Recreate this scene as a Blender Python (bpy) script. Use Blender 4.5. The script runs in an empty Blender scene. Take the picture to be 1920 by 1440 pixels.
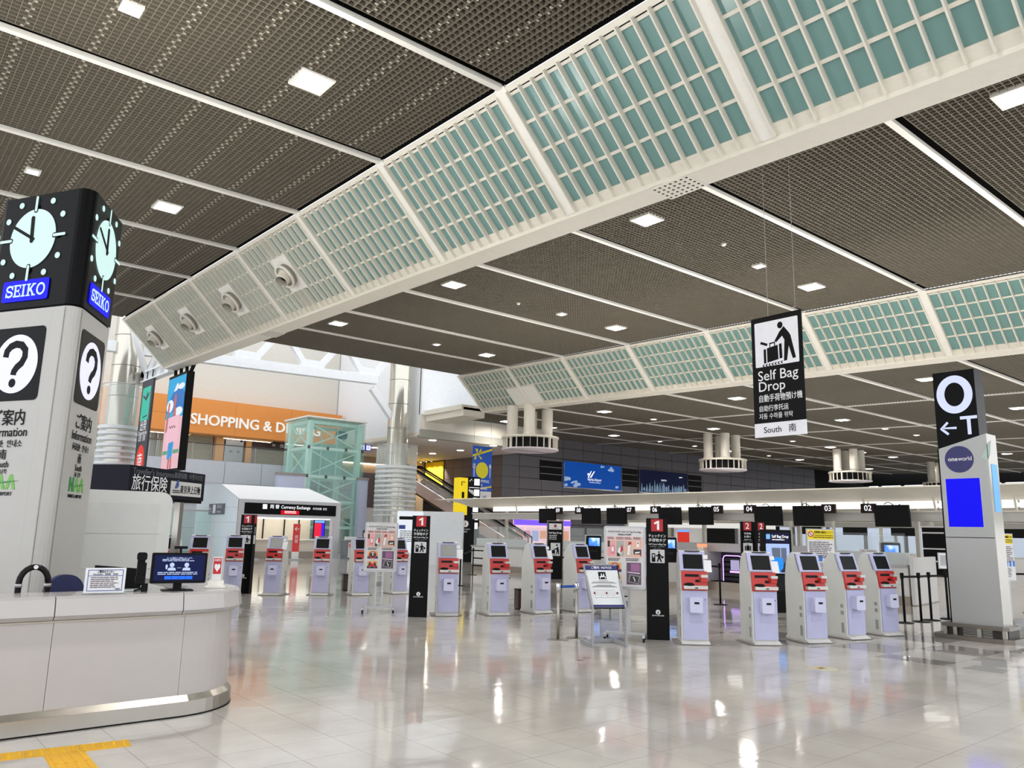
import bpy, bmesh, math, random
from mathutils import Vector, Matrix
R = math.radians
sc = bpy.context.scene
COL = sc.collection
random.seed(7)

# ---------------------------------------------------------------- camera (26 mm phone, eye height 1.65 m)
CH, CF = 1.65, 1463.05
PIT, ROL, YAW = 0.1858, 0.0220, 0.6991
def _cam_axes():
    cy, sy = math.cos(YAW), math.sin(YAW)
    f0 = Vector((sy, cy, 0)); r0 = Vector((cy, -sy, 0)); u0 = Vector((0, 0, 1))
    f = math.cos(PIT) * f0 + math.sin(PIT) * u0
    u = -math.sin(PIT) * f0 + math.cos(PIT) * u0
    return math.cos(ROL) * r0 + math.sin(ROL) * u, -math.sin(ROL) * r0 + math.cos(ROL) * u, f
CR, CU, CD = _cam_axes()
cam_d = bpy.data.cameras.new('camera'); cam = bpy.data.objects.new('camera', cam_d); COL.objects.link(cam)
cam.matrix_world = Matrix(((CR.x, CU.x, -CD.x, 0), (CR.y, CU.y, -CD.y, 0), (CR.z, CU.z, -CD.z, CH), (0, 0, 0, 1)))
cam_d.sensor_width = 36; cam_d.lens = CF / 1920 * 36; cam_d.clip_end = 400; cam_d.clip_start = 0.05
sc.camera = cam

# ---------------------------------------------------------------- light and exposure
sc.view_settings.view_transform = 'Standard'; sc.view_settings.look = 'None'
sc.view_settings.gamma = 1.0; sc.view_settings.use_curve_mapping = False
sc.view_settings.exposure = 0.45
W = bpy.data.worlds.new('world'); sc.world = W; W.use_nodes = True
_bg = W.node_tree.nodes['Background']
_bg.inputs[0].default_value = (0.93, 0.96, 1.0, 1); _bg.inputs[1].default_value = 1.4
# uplights lying on top of the check-in canopies, washing the louvred ceilings
for ux, uy0, uy1, up in ((20.9, 2.0, 26.0, 1150), (34.0, 5.0, 29.0, 420), (47.0, 6.0, 32.0, 420), (60.0, 8.0, 36.0, 420)):
    ld = bpy.data.lights.new('added_canopy_fill', 'AREA'); ld.shape = 'RECTANGLE'; ld.size = 1.0; ld.size_y = uy1 - uy0; ld.energy = up; ld.color = (1.0, 0.97, 0.93)
    lo = bpy.data.objects.new('added_canopy_fill', ld); COL.objects.link(lo); lo.location = (ux, (uy0 + uy1) / 2, 3.2); lo.rotation_euler = (math.pi, 0, 0)
# invented fill lamps over column, cabinet and insurance sign to lift the near ceiling
for ux, uy, uz, us, up in ((1.66, 10.0, 6.25, .5, 230), (2.6, 11.2, 2.45, .45, 90), (3.5, 16.6, 3.0, 1.6, 150)):
    ld = bpy.data.lights.new('added_ceiling_fill', 'AREA'); ld.size = us; ld.energy = up; ld.color = (1.0, 0.97, 0.93)
    lo = bpy.data.objects.new('added_ceiling_fill', ld); COL.objects.link(lo); lo.location = (ux, uy, uz); lo.rotation_euler = (math.pi, 0, 0)
LAMP_BIG, LAMP_SMALL = 330.0, 245.0          # emission of the recessed downlights
sc.cycles.max_bounces = 8; sc.cycles.diffuse_bounces = 4; sc.cycles.glossy_bounces = 4
sc.cycles.transparent_max_bounces = 12; sc.cycles.sample_clamp_indirect = 6.0
sc.cycles.use_denoising = True

# ---------------------------------------------------------------- survey helpers: a photo pixel to a point on a real plane
def ray(px, py):
    return CR * ((px - 960) / CF) - CU * ((py - 720) / CF) + CD
CO = Vector((0, 0, CH))
def G(px, py, z=0.0):
    d = ray(px, py); return CO + d * ((z - CH) / d.z)
def atX(px, py, X):
    d = ray(px, py); return CO + d * (X / d.x)
def atY(px, py, Y):
    d = ray(px, py); return CO + d * (Y / d.y)
def zat(px, py, b):                       # height over ground point b, at image row py near column px
    d = ray(px, py); s = (b[0] * d.x + b[1] * d.y) / (d.x * d.x + d.y * d.y); return CH + d.z * s
EU, EW = 0.0052, 0.0273                   # the roof's gentle fall
ZAB, ZC = 9.75, 7.70
def zc(z0, x, y): return z0 + EU * x + EW * y
def CE(px, py, z0):
    d = ray(px, py); t = (z0 - CH) / (d.z - EU * d.x - EW * d.y); return CO + d * t
def toward_cam(p, delta=0.0):             # z rotation so that the local -Y side looks at the camera, turned delta degrees to the viewer's right
    az = math.atan2(-p[0], -p[1]) - R(delta)
    nx, ny = math.sin(az), math.cos(az)
    return math.atan2(nx, -ny)

# ---------------------------------------------------------------- materials
def lin(c):
    def f(v):
        v /= 255.0
        return v / 12.92 if v <= 0.04045 else ((v + 0.055) / 1.055) ** 2.4
    return (f(c[0]), f(c[1]), f(c[2]), 1)
MATS = {}
def mat(name, c, rough=0.5, metal=0.0, emit=0.0, var=0.06, scale=6.0, bump=0.0, bscale=40.0, trans=0.0, alpha=1.0, coat=0.0, spec=0.5):
    if name in MATS: return MATS[name]
    m = bpy.data.materials.new(name); m.use_nodes = True; MATS[name] = m
    nt = m.node_tree; b = nt.nodes['Principled BSDF']; L = nt.links
    cc = lin(c)
    b.inputs['Base Color'].default_value = cc; b.inputs['Roughness'].default_value = rough; b.inputs['Metallic'].default_value = metal
    if sum(c) < 75 and not emit: spec = min(spec, .14)
    b.inputs['Specular IOR Level'].default_value = spec
    if emit: b.inputs['Specular IOR Level'].default_value = .12; b.inputs['Base Color'].default_value = tuple(.25 * v for v in cc[:3]) + (1,)
    if coat: b.inputs['Coat Weight'].default_value = coat; b.inputs['Coat Roughness'].default_value = 0.05
    if trans: b.inputs['Transmission Weight'].default_value = trans; b.inputs['IOR'].default_value = 1.1
    if alpha < 1: b.inputs['Alpha'].default_value = alpha
    if emit:
        b.inputs['Emission Color'].default_value = cc; b.inputs['Emission Strength'].default_value = emit * .70
    tc = nt.nodes.new('ShaderNodeTexCoord')
    nz = nt.nodes.new('ShaderNodeTexNoise'); nz.inputs['Scale'].default_value = scale; nz.inputs['Detail'].default_value = 3
    L.new(tc.outputs['Object'], nz.inputs['Vector'])
    if var and not emit:
        mx = nt.nodes.new('ShaderNodeMix'); mx.data_type = 'RGBA'
        mx.inputs[6].default_value = tuple(min(1, v * (1 - var)) for v in cc[:3]) + (1,)
        mx.inputs[7].default_value = tuple(min(1, v * (1 + var)) for v in cc[:3]) + (1,)
        L.new(nz.outputs['Fac'], mx.inputs[0]); L.new(mx.outputs[2], b.inputs['Base Color'])
    if bump:
        n2 = nt.nodes.new('ShaderNodeTexNoise'); n2.inputs['Scale'].default_value = bscale
        L.new(tc.outputs['Object'], n2.inputs['Vector'])
        bp = nt.nodes.new('ShaderNodeBump'); bp.inputs['Strength'].default_value = bump; bp.inputs['Distance'].default_value = 0.01
        L.new(n2.outputs['Fac'], bp.inputs['Height']); L.new(bp.outputs['Normal'], b.inputs['Normal'])
    return m

def clear_glass(name, tint, a=0.25, rough=0.02):
    """thin glazing: part see-through, part mirror, so light and view both pass"""
    if name in MATS: return MATS[name]
    m = bpy.data.materials.new(name); m.use_nodes = True; MATS[name] = m
    nt = m.node_tree; b = nt.nodes['Principled BSDF']; o = nt.nodes['Material Output']
    b.inputs['Base Color'].default_value = lin(tint); b.inputs['Roughness'].default_value = rough; b.inputs['Specular IOR Level'].default_value = 0.8
    t = nt.nodes.new('ShaderNodeBsdfTransparent'); t.inputs[0].default_value = tuple(0.84 + 0.16 * v for v in lin(tint)[:3]) + (1,)
    mx = nt.nodes.new('ShaderNodeMixShader'); lw = nt.nodes.new('ShaderNodeLayerWeight'); lw.inputs[0].default_value = 0.35
    mr = nt.nodes.new('ShaderNodeMapRange'); mr.inputs[3].default_value = a; mr.inputs[4].default_value = min(1, a + 0.40)
    nt.links.new(lw.outputs['Facing'], mr.inputs[0]); nt.links.new(mr.outputs[0], mx.inputs[0])
    nt.links.new(t.outputs[0], mx.inputs[1]); nt.links.new(b.outputs[0], mx.inputs[2]); nt.links.new(mx.outputs[0], o.inputs[0])
    return m

def floor_mat():
    m = bpy.data.materials.new('polished vinyl floor'); m.use_nodes = True
    nt = m.node_tree; L = nt.links; b = nt.nodes['Principled BSDF']
    geo = nt.nodes.new('ShaderNodeNewGeometry')
    def noise(s, d=2.0, rough=0.5, stretch=None):
        n = nt.nodes.new('ShaderNodeTexNoise'); n.inputs['Scale'].default_value = s; n.inputs['Detail'].default_value = d; n.inputs['Roughness'].default_value = rough
        if stretch:
            mp = nt.nodes.new('ShaderNodeMapping'); mp.inputs['Scale'].default_value = stretch; mp.inputs['Rotation'].default_value = (0, 0, 0.4)
            L.new(geo.outputs['Position'], mp.inputs[0]); L.new(mp.outputs[0], n.inputs['Vector'])
        else: L.new(geo.outputs['Position'], n.inputs['Vector'])
        return n
    n1 = noise(1.3, 4); r1 = nt.nodes.new('ShaderNodeValToRGB')
    r1.color_ramp.elements[0].position = 0.3; r1.color_ramp.elements[0].color = lin((176, 171, 166))
    r1.color_ramp.elements[1].position = 0.7; r1.color_ramp.elements[1].color = lin((198, 194, 188))
    L.new(n1.outputs['Fac'], r1.inputs[0])
    n2 = noise(22, 3, 0.7, (1.0, 3.2, 1)); r2 = nt.nodes.new('ShaderNodeValToRGB')     # dark flecks of the chip pattern
    r2.color_ramp.elements[0].position = 0.70; r2.color_ramp.elements[0].color = (0, 0, 0, 1)
    r2.color_ramp.elements[1].position = 0.735; r2.color_ramp.elements[1].color = (1, 1, 1, 1)
    L.new(n2.outputs['Fac'], r2.inputs[0])
    mx = nt.nodes.new('ShaderNodeMix'); mx.data_type = 'RGBA'; mx.inputs[7].default_value = lin((70, 64, 60))
    L.new(r2.outputs[0], mx.inputs[0]); L.new(r1.outputs[0], mx.inputs[6])
    # joints of the 45 cm tiles
    br = nt.nodes.new('ShaderNodeTexBrick'); br.offset = 0.0; br.inputs['Scale'].default_value = 1.0
    br.inputs['Brick Width'].default_value = 0.46; br.inputs['Row Height'].default_value = 0.46; br.inputs['Mortar Size'].default_value = 0.0028; br.inputs['Mortar Smooth'].default_value = 0.3
    L.new(geo.outputs['Position'], br.inputs['Vector'])
    m2 = nt.nodes.new('ShaderNodeMix'); m2.data_type = 'RGBA'; m2.inputs[7].default_value = lin((158, 152, 147))
    ck = nt.nodes.new('ShaderNodeTexChecker'); ck.inputs['Scale'].default_value = 1 / .92            # grey inlaid tiles of the check-in zone
    L.new(geo.outputs['Position'], ck.inputs['Vector'])
    sp = nt.nodes.new('ShaderNodeSeparateXYZ'); L.new(geo.outputs['Position'], sp.inputs[0])
    ax = nt.nodes.new('ShaderNodeMath'); ax.operation = 'GREATER_THAN'; ax.inputs[1].default_value = 11.5; L.new(sp.outputs[0], ax.inputs[0])
    ay = nt.nodes.new('ShaderNodeMath'); ay.operation = 'LESS_THAN'; ay.inputs[1].default_value = 15.2; L.new(sp.outputs[0], ay.inputs[0])
    am = nt.nodes.new('ShaderNodeMath'); am.operation = 'MULTIPLY'; L.new(ax.outputs[0], am.inputs[0]); L.new(ay.outputs[0], am.inputs[1])
    a2 = nt.nodes.new('ShaderNodeMath'); a2.operation = 'MULTIPLY'; L.new(am.outputs[0], a2.inputs[0]); L.new(ck.outputs['Fac'], a2.inputs[1])
    a3 = nt.nodes.new('ShaderNodeMath'); a3.operation = 'MULTIPLY'; a3.inputs[1].default_value = .8; L.new(a2.outputs[0], a3.inputs[0])
    m3 = nt.nodes.new('ShaderNodeMix'); m3.data_type = 'RGBA'; m3.inputs[7].default_value = lin((128, 124, 122))
    L.new(a3.outputs[0], m3.inputs[0]); L.new(mx.outputs[2], m3.inputs[6])
    L.new(br.outputs['Fac'], m2.inputs[0]); L.new(m3.outputs[2], m2.inputs[6]); L.new(m2.outputs[2], b.inputs['Base Color'])
    b.inputs['Roughness'].default_value = 0.07; b.inputs['Specular IOR Level'].default_value = 0.85; b.inputs['IOR'].default_value = 1.55
    nb = noise(2.2, 2, 0.5, (1.0, 2.4, 1))
    bp = nt.nodes.new('ShaderNodeBump'); bp.inputs['Strength'].default_value = 0.16; bp.inputs['Distance'].default_value = 0.012
    L.new(nb.outputs['Fac'], bp.inputs['Height']); L.new(bp.outputs['Normal'], b.inputs['Normal'])
    return m

WHITE = mat('white painted metal', (232, 229, 220), 0.45)
CREAM = mat('cream painted steel', (222, 216, 202), 0.5)
BLACK = mat('black laminate', (4, 4, 5), 0.30, spec=.10)
MATBLACK = mat('matt black plastic', (13, 13, 14), 0.6)
DARKGAP = mat('dark ceiling void', (16, 15, 14), 0.9)
LOUVER = mat('taupe ceiling louver', (112, 105, 91), 0.6)
STEEL = mat('brushed stainless steel', (176, 172, 164), 0.28, 1.0, bump=0.05, bscale=200)
CHROME = mat('polished chrome', (214, 214, 216), 0.08, 1.0)
ALU = mat('silver aluminium', (172, 172, 174), 0.38, 0.7)
PAPER = mat('white paper', (226, 226, 228), 0.7)
SIGNW = mat('white sign lettering', (238, 238, 238), 0.6)
SIGNK = mat('black sign lettering', (12, 12, 14), 0.6)
GREYTXT = mat('grey sign lettering', (120, 122, 124), 0.6)
RED = mat('sign red', (176, 8, 20), 0.45)
LAV = mat('lavender kiosk shell', (180, 181, 212), 0.38)
KGREY = mat('pale grey kiosk side', (206, 207, 203), 0.45)
KRED = mat('kiosk red panel', (186, 34, 26), 0.32)
SCREEN = mat('dark kiosk screen', (24, 25, 24), 0.28)
GLOWW = mat('backlit white', (250, 250, 255), 0.5, emit=1.15)
GLOWL = mat('backlit pale lavender', (222, 222, 255), 0.5, emit=1.05)
GLOWT = mat('backlit pale teal', (206, 238, 234), 0.5, emit=0.95)
GLOWBLUE = mat('lit blue plate', (10, 6, 232), 0.4, emit=1.0, spec=.1)
TEALG = mat('frosted teal glass', (112, 148, 144), 0.22, spec=0.5, var=0.10, scale=1.2)
CLEAR = clear_glass('clear glass', (235, 244, 242), 0.05)
GREENG = clear_glass('green tinted glass', (188, 232, 222), 0.10)

# ---------------------------------------------------------------- mesh builder
class MB:
    def __init__(s): s.v = []; s.f = []; s.sm = []
    def add(s, vs, fs, smooth=False):
        o = len(s.v); s.v += [tuple(p) for p in vs]; s.f += [tuple(i + o for i in f) for f in fs]; s.sm += [smooth] * len(fs); return s
    def box(s, x0, x1, y0, y1, z0, z1):
        return s.add([(x0, y0, z0), (x1, y0, z0), (x1, y1, z0), (x0, y1, z0), (x0, y0, z1), (x1, y0, z1), (x1, y1, z1), (x0, y1, z1)],
                     [(0, 3, 2, 1), (4, 5, 6, 7), (0, 1, 5, 4), (1, 2, 6, 5), (2, 3, 7, 6), (3, 0, 4, 7)])
    def rbox(s, x0, x1, y0, y1, z0, z1, r=0.02, n=3, axis='z'):
        """box with rounded edges along one axis"""
        a0, a1, b0, b1, c0, c1 = {'z': (x0, x1, y0, y1, z0, z1), 'y': (x0, x1, z0, z1, y0, y1), 'x': (y0, y1, z0, z1, x0, x1)}[axis]
        return s.prism(rrect(a0, a1, b0, b1, r, n), c0, c1, axis)
    def prism(s, poly, c0, c1, axis='z', smooth=False):
        n = len(poly); vs = []
        for c in (c0, c1):
            for a, b in poly: vs.append({'z': (a, b, c), 'y': (a, c, b), 'x': (c, a, b)}[axis])
        fs = [tuple(range(n))[::-1], tuple(range(n, 2 * n))]
        area = sum(poly[i][0] * poly[(i + 1) % n][1] - poly[(i + 1) % n][0] * poly[i][1] for i in range(n))
        flip = (area < 0) != (axis == 'y')
        side = [(i, (i + 1) % n, n + (i + 1) % n, n + i) for i in range(n)]
        if flip: fs = [f[::-1] for f in fs]; side = [f[::-1] for f in side]
        s.add(vs, fs); o = len(s.v) - 2 * n
        s.f += [tuple(i + o for i in f) for f in side]; s.sm += [smooth] * n
        return s
    def cyl(s, p0, p1, r0, r1=None, n=12, caps=True, smooth=True):
        r1 = r0 if r1 is None else r1
        p0 = Vector(p0); p1 = Vector(p1); d = (p1 - p0).normalized()
        a = d.orthogonal().normalized(); b = d.cross(a); vs = []
        for p, r in ((p0, r0), (p1, r1)):
            for i in range(n):
                t = 2 * math.pi * i / n; vs.append(p + a * (r * math.cos(t)) + b * (r * math.sin(t)))
        s.add(vs, [(i, (i + 1) % n, n + (i + 1) % n, n + i) for i in range(n)], smooth)
        if caps:
            o = len(s.v) - 2 * n
            s.f += [tuple(o + i for i in range(n))[::-1], tuple(o + n + i for i in range(n))]; s.sm += [False, False]
        return s
    def tube(s, pts, r, n=8, closed=False):
        pts = [Vector(p) for p in pts]; m = len(pts); vs = []; prev = None
        for i, p in enumerate(pts):
            d = (pts[(i + 1) % m] - pts[i - 1]) if closed else (pts[min(i + 1, m - 1)] - pts[max(i - 1, 0)])
            d.normalize(); a = (prev - d * prev.dot(d)).normalized() if prev is not None and (prev - d * prev.dot(d)).length > 1e-6 else d.orthogonal().normalized()
            prev = a; b = d.cross(a)
            for k in range(n): t = 2 * math.pi * k / n; vs.append(p + a * (r * math.cos(t)) + b * (r * math.sin(t)))
        fs = []
        for i in range(m if closed else m - 1):
            j = (i + 1) % m
            fs += [(i * n + k, i * n + (k + 1) % n, j * n + (k + 1) % n, j * n + k) for k in range(n)]
        if not closed: fs += [tuple(range(n))[::-1], tuple((m - 1) * n + k for k in range(n))]
        return s.add(vs, fs, True)
    def lathe(s, prof, n=24, c=(0, 0), smooth=True):
        vs = []
        for r, z in prof:
            for i in range(n): t = 2 * math.pi * i / n; vs.append((c[0] + r * math.cos(t), c[1] + r * math.sin(t), z))
        m = len(prof); fs = []
        for j in range(m - 1): fs += [(j * n + i, j * n + (i + 1) % n, (j + 1) * n + (i + 1) % n, (j + 1) * n + i) for i in range(n)]
        return s.add(vs, fs, smooth)
    def beam(s, p0, p1, w, h, up=(0, 0, 1)):
        """square bar between two points"""
        p0 = Vector(p0); p1 = Vector(p1); d = (p1 - p0).normalized(); u = Vector(up)
        if abs(d.dot(u)) > 0.98: u = Vector((1, 0, 0))
        a = d.cross(u).normalized(); b = a.cross(d); vs = []
        for p in (p0, p1):
            for i, j in ((-1, -1), (1, -1), (1, 1), (-1, 1)): vs.append(p + a * (w / 2 * i) + b * (h / 2 * j))
        return s.add(vs, [(0, 3, 2, 1), (4, 5, 6, 7), (0, 1, 5, 4), (1, 2, 6, 5), (2, 3, 7, 6), (3, 0, 4, 7)])
    def quad(s, a, b, c, d): return s.add([a, b, c, d], [(0, 1, 2, 3)])
    def mesh(s, name, m):
        me = bpy.data.meshes.new(name); me.from_pydata(s.v, [], s.f)
        me.polygons.foreach_set('use_smooth', s.sm); me.materials.append(m); me.update()
        return me
    def obj(s, name, m, parent=None, loc=None, rz=0.0):
        o = bpy.data.objects.new(name, s.mesh(name, m)); COL.objects.link(o)
        if parent: o.parent = parent
        if loc is not None: o.location = loc
        o.rotation_euler.z = rz
        return o
def rrect(x0, x1, y0, y1, r, n=3):
    r = min(r, (x1 - x0) / 2.01, (y1 - y0) / 2.01); p = []
    for cx, cy, a in ((x1 - r, y0 + r, -90), (x1 - r, y1 - r, 0), (x0 + r, y1 - r, 90), (x0 + r, y0 + r, 180)):
        for i in range(n + 1): t = R(a + 90 * i / n); p.append((cx + r * math.cos(t), cy + r * math.sin(t)))
    return p
def circ(cx, cy, rx, ry=None, n=20):
    ry = rx if ry is None else ry
    return [(cx + rx * math.cos(2 * math.pi * i / n), cy + ry * math.sin(2 * math.pi * i / n)) for i in range(n)]
def rot2(poly, a, c=(0, 0)):
    ca, sa = math.cos(a), math.sin(a)
    return [(c[0] + ca * (x - c[0]) - sa * (y - c[1]), c[1] + sa * (x - c[0]) + ca * (y - c[1])) for x, y in poly]

def tag(o, label=None, cat=None, group=None, kind=None):
    if label: o['label'] = label
    if cat: o['category'] = cat
    if group: o['group'] = group
    if kind: o['kind'] = kind
    return o
def thing(name, label, cat, loc=(0, 0, 0), rz=0.0, group=None, kind=None):
    o = bpy.data.objects.new(name, None); COL.objects.link(o); o.empty_display_size = 0.2
    o.location = loc; o.rotation_euler.z = rz
    return tag(o, label, cat, group, kind)
def copy_tree(o, parent=None):
    c = o.copy(); COL.objects.link(c)
    if parent: c.parent = parent; c.matrix_parent_inverse = o.matrix_parent_inverse.copy()
    for ch in list(o.children): copy_tree(ch, c)
    return c
def plate(parent, name, m, poly, y, t=0.004):
    """flat graphic on a face that looks along local -Y: polygon in (x, z), standing t proud of y"""
    return MB().prism(poly, y - t, y, 'y').obj(name, m, parent)
def plates(parent, name, m, polys, y, t=0.004):
    b = MB()
    for p in polys: b.prism(p, y - t, y, 'y')
    return b.obj(name, m, parent)
def rect(x0, x1, z0, z1): return [(x0, z0), (x1, z0), (x1, z1), (x0, z1)]

TEXTS = []
def text(parent, name, s, m, size, x, y, z, align='CENTER', bold=0.0, sx=1.0, rot=(R(90), 0, 0), shear=0.0, depth=0.0015, label=None, w=None):
    """lettering lying on a face; converted to meshes in one go at the end"""
    cu = bpy.data.curves.new(name, 'FONT'); cu.body = s; cu.size = size; cu.align_x = align; cu.align_y = 'CENTER'
    cu.offset = min(bold, .03) * size * .5
    cu.extrude = depth; cu.resolution_u = 3; cu.shear = shear
    o = bpy.data.objects.new(name, cu); COL.objects.link(o); o.parent = parent
    o.location = (x, y, z); o.rotation_euler = rot; o.scale = (sx, 1, 1)
    TEXTS.append((o, m, w))
    if label: o['label'] = label
    return o
def stroke(m, pts, w, y0, y1):
    """a flat stroke of width w through 2-D points (x, z), between depths y0 and y1"""
    l, r = [], []
    for i, p in enumerate(pts):
        a = Vector(pts[max(0, i - 1)]); c = Vector(pts[min(len(pts) - 1, i + 1)]); d = (c - a).normalized(); n = Vector((-d.y, d.x)) * (w / 2)
        l.append((p[0] + n.x, p[1] + n.y)); r.append((p[0] - n.x, p[1] - n.y))
    for i in range(len(pts) - 1): m.prism([r[i], r[i + 1], l[i + 1], l[i]], y0, y1, 'y')
    return m
def slab_word(parent, z, h, y, m_):
    """the slab-serif SEIKO wordmark, one mesh per letter"""
    w = .16 * h; q = y - .003
    def L(x0, strokes, ww=None):
        b = MB()
        for s, k in strokes: stroke(b, [(x0 + p[0] * h, z + (p[1] - .5) * h) for p in s], (k or .16) * h, q, y)
        b.obj('lettering', m_, parent)
    arc = lambda cx, cy, rx, ry, a0, a1, n=12: [(cx + rx * math.cos(R(a0 + (a1 - a0) * i / n)), cy + ry * math.sin(R(a0 + (a1 - a0) * i / n))) for i in range(n + 1)]
    L(-2.06 * h, [(arc(.38, .70, .29, .22, 15, 270, 14) + arc(.38, .27, .31, .20, 90, -165, 14)[1:], .15), ([(.70, .62), (.70, .98)], .09), ([(.05, .02), (.05, .40)], .09)])
    L(-1.22 * h, [([(.18, 0), (.18, 1)], 0), ([(0, .06), (.72, .06)], .12), ([(0, .94), (.72, .94)], .12), ([(.18, .5), (.55, .5)], .11), ([(.70, .0), (.70, .30)], .09), ([(.70, .70), (.70, 1)], .09), ([(.54, .36), (.54, .64)], .08)])
    L(-.38 * h, [([(.22, 0), (.22, 1)], 0), ([(0, .05), (.44, .05)], .10), ([(0, .95), (.44, .95)], .10)])
    L(.18 * h, [([(.2, 0), (.2, 1)], 0), ([(0, .05), (.40, .05)], .10), ([(0, .95), (.40, .95)], .10), ([(.26, .42), (.74, .95)], .14), ([(.40, .58), (.78, .04)], .15), ([(.58, .95), (.94, .95)], .10), ([(.60, .05), (.98, .05)], .10)])
    L(1.24 * h, [(arc(.45, .5, .38, .43, 0, 360, 28), .15)])
def finish_texts():
    bpy.context.view_layer.update(); dg = bpy.context.evaluated_depsgraph_get()
    done = []
    for o, m, w in TEXTS:
        me = bpy.data.meshes.new_from_object(o.evaluated_get(dg)); me.materials.clear(); me.materials.append(m)
        if w and me.vertices:
            xs = [v.co.x for v in me.vertices]; k = w / max(1e-6, (max(xs) - min(xs)) * o.scale.x)
            if k < 1: o.scale.x *= k
        done.append((o, me))
    for o, me in done:
        name = o.name; n = bpy.data.objects.new('lettering', me); COL.objects.link(n)
        n.parent = o.parent; n.location = o.location; n.rotation_euler = o.rotation_euler; n.scale = o.scale
        if 'label' in o.keys(): n['label'] = o['label']
        bpy.data.objects.remove(o); n.name = name
def bars(parent, name, m, x0, x1, z0, z1, n, y, seed=1, fill=0.5, ragged=0.25):
    """rows of small print too fine to read"""
    rnd = random.Random(seed); b = MB(); h = (z1 - z0) / n
    for i in range(n):
        w = (x1 - x0) * (1 - ragged * rnd.random()); x = x0
        while x < x0 + w - 0.004:
            l = min((x1 - x0) * rnd.uniform(0.05, 0.22), x0 + w - x); b.box(x, x + l * 0.86, y - 0.002, y, z1 - (i + fill) * h, z1 - i * h); x += l
    return b.obj(name, m, parent)
# ================================================================ THE SETTING
TS = 0.46
FLOOR = floor_mat()
# floor: the 300 tiles nearest the camera are laid one by one, the rest is one sheet with the same joints
def proj(p):
    q = Vector(p) - CO; z = q.dot(CD)
    return (960 + CF * q.dot(CR) / z, 720 - CF * q.dot(CU) / z, z)
cells = []
for i in range(-8, 44):
    for j in range(-8, 44):
        c = (TS * (i + .5), TS * (j + .5), 0); x, y, z = proj(c)
        if z > 1 and -40 < x < 1960 and 1150 < y < 1500: cells.append((z, i, j))
cells.sort(); cells = cells[:300]; used = {(i, j) for _, i, j in cells}
b = MB()
i0, i1, j0, j1 = -8, 44, -8, 44
for i in range(i0, i1):
    for j in range(j0, j1):
        if (i, j) not in used: b.quad((TS * i, TS * j, 0), (TS * (i + 1), TS * j, 0), (TS * (i + 1), TS * (j + 1), 0), (TS * i, TS * (j + 1), 0))
X0, X1, Y0, Y1 = TS * i0, TS * i1, TS * j0, TS * j1
for a in ((-9, 125, -5, Y0), (-9, 125, Y1, 75), (-9, X0, Y0, Y1), (X1, 125, Y0, Y1)):
    b.quad((a[0], a[2], 0), (a[1], a[2], 0), (a[1], a[3], 0), (a[0], a[3], 0))
b.box(-9, 125, -5, 75, -0.3, -0.012)
floor = tag(b.obj('floor', FLOOR), kind='structure')
h = TS / 2 - 0.0008
tile_me = MB().box(-h, h, -h, h, -0.011, 0).mesh('floor_tile', FLOOR)
for k, (_, i, j) in enumerate(cells):
    o = bpy.data.objects.new('floor_tile', tile_me); COL.objects.link(o); o.parent = floor
    o.location = (TS * (i + .5), TS * (j + .5), 0)
    o.rotation_euler = (random.gauss(0, .0007), random.gauss(0, .0007), 0)

BAY = [1.80 - 4.53 * 2 + 4.53 * k for k in range(11)]        # runner lines, y
BAY[-1] = 38.1
def ceiling_zone(z0, xa, xb, ya, pitch, name, xs_cross=(), clips=False, y_end=None, runner0=None, back=0.32):
    lines = [y for y in BAY if y >= ya - .1]
    if y_end: lines = lines + [y_end] if y_end - lines[-1] < 4.6 else lines + [lines[-1] + 4.53, y_end]
    lo, hi = lines[0], lines[-1]
    s = MB()
    P = lambda x, y, d: (x, y, zc(z0, x, y) + d)
    s.add([P(xa, lo, back), P(xb, lo, back), P(xb, hi, back), P(xa, hi, back), P(xa, lo, back + .2), P(xb, lo, back + .2), P(xb, hi, back + .2), P(xa, hi, back + .2)],
          [(0, 3, 2, 1), (4, 5, 6, 7), (0, 1, 5, 4), (1, 2, 6, 5), (2, 3, 7, 6), (3, 0, 4, 7)])
    root = tag(s.obj('ceiling', DARKGAP), kind='structure')
    lv = MB(); cl = MB(); hgt = 0.105
    for a, c in zip(lines[:-1], lines[1:]):
        y0 = a + .07; y1 = c - .30
        n = int((y1 - y0) / pitch); st = (y1 - y0) / n
        for k in range(n + 1):
            y = y0 + st * k; lv.beam(P(xa, y, hgt / 2), P(xb - .12, y, hgt / 2), .014, hgt)
        x = xa
        i = 0
        while x < xb - .12:
            if not any(abs(x - q) < .16 for q in xs_cross):
                lv.beam(P(x, y0, hgt / 2), P(x, y1, hgt / 2), .014, hgt)
            if clips and i % 8 == 0 and y1 > 4:
                for k in range(n):
                    y = y0 + st * (k + .5); cl.beam(P(x + .035 * (1 if k % 2 else -1), y - .02, .0), P(x + .035 * (1 if k % 2 else -1), y + .02, .0), .05, .02)
            x += pitch; i += 1
    o = lv.obj('louver_grid', LOUVER, root); tag(o, kind='stuff')
    if cl.v: tag(cl.obj('panel_clip', mat('pale clip', (170, 163, 146), .5), root), 'rows of pale metal clips joining the louvre panels', kind='stuff')
    for y in lines[1:-1] if runner0 is None else lines[1:]:
        if y > hi - .5: continue
        r = MB(); r.beam(P(xa, y - .02, .02), P(xb - .02, y - .02, .02), .14, .09); r.obj('ceiling_runner', WHITE, root)
    for x in xs_cross:
        r = MB(); r.beam(P(x, lo, .016), P(x, hi, .016), .14, .09); r.obj('ceiling_runner', WHITE, root)
    return root
ceilA = ceiling_zone(ZAB, -7.3, 8.66, BAY[1], .134, 'near', clips=True)
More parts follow.
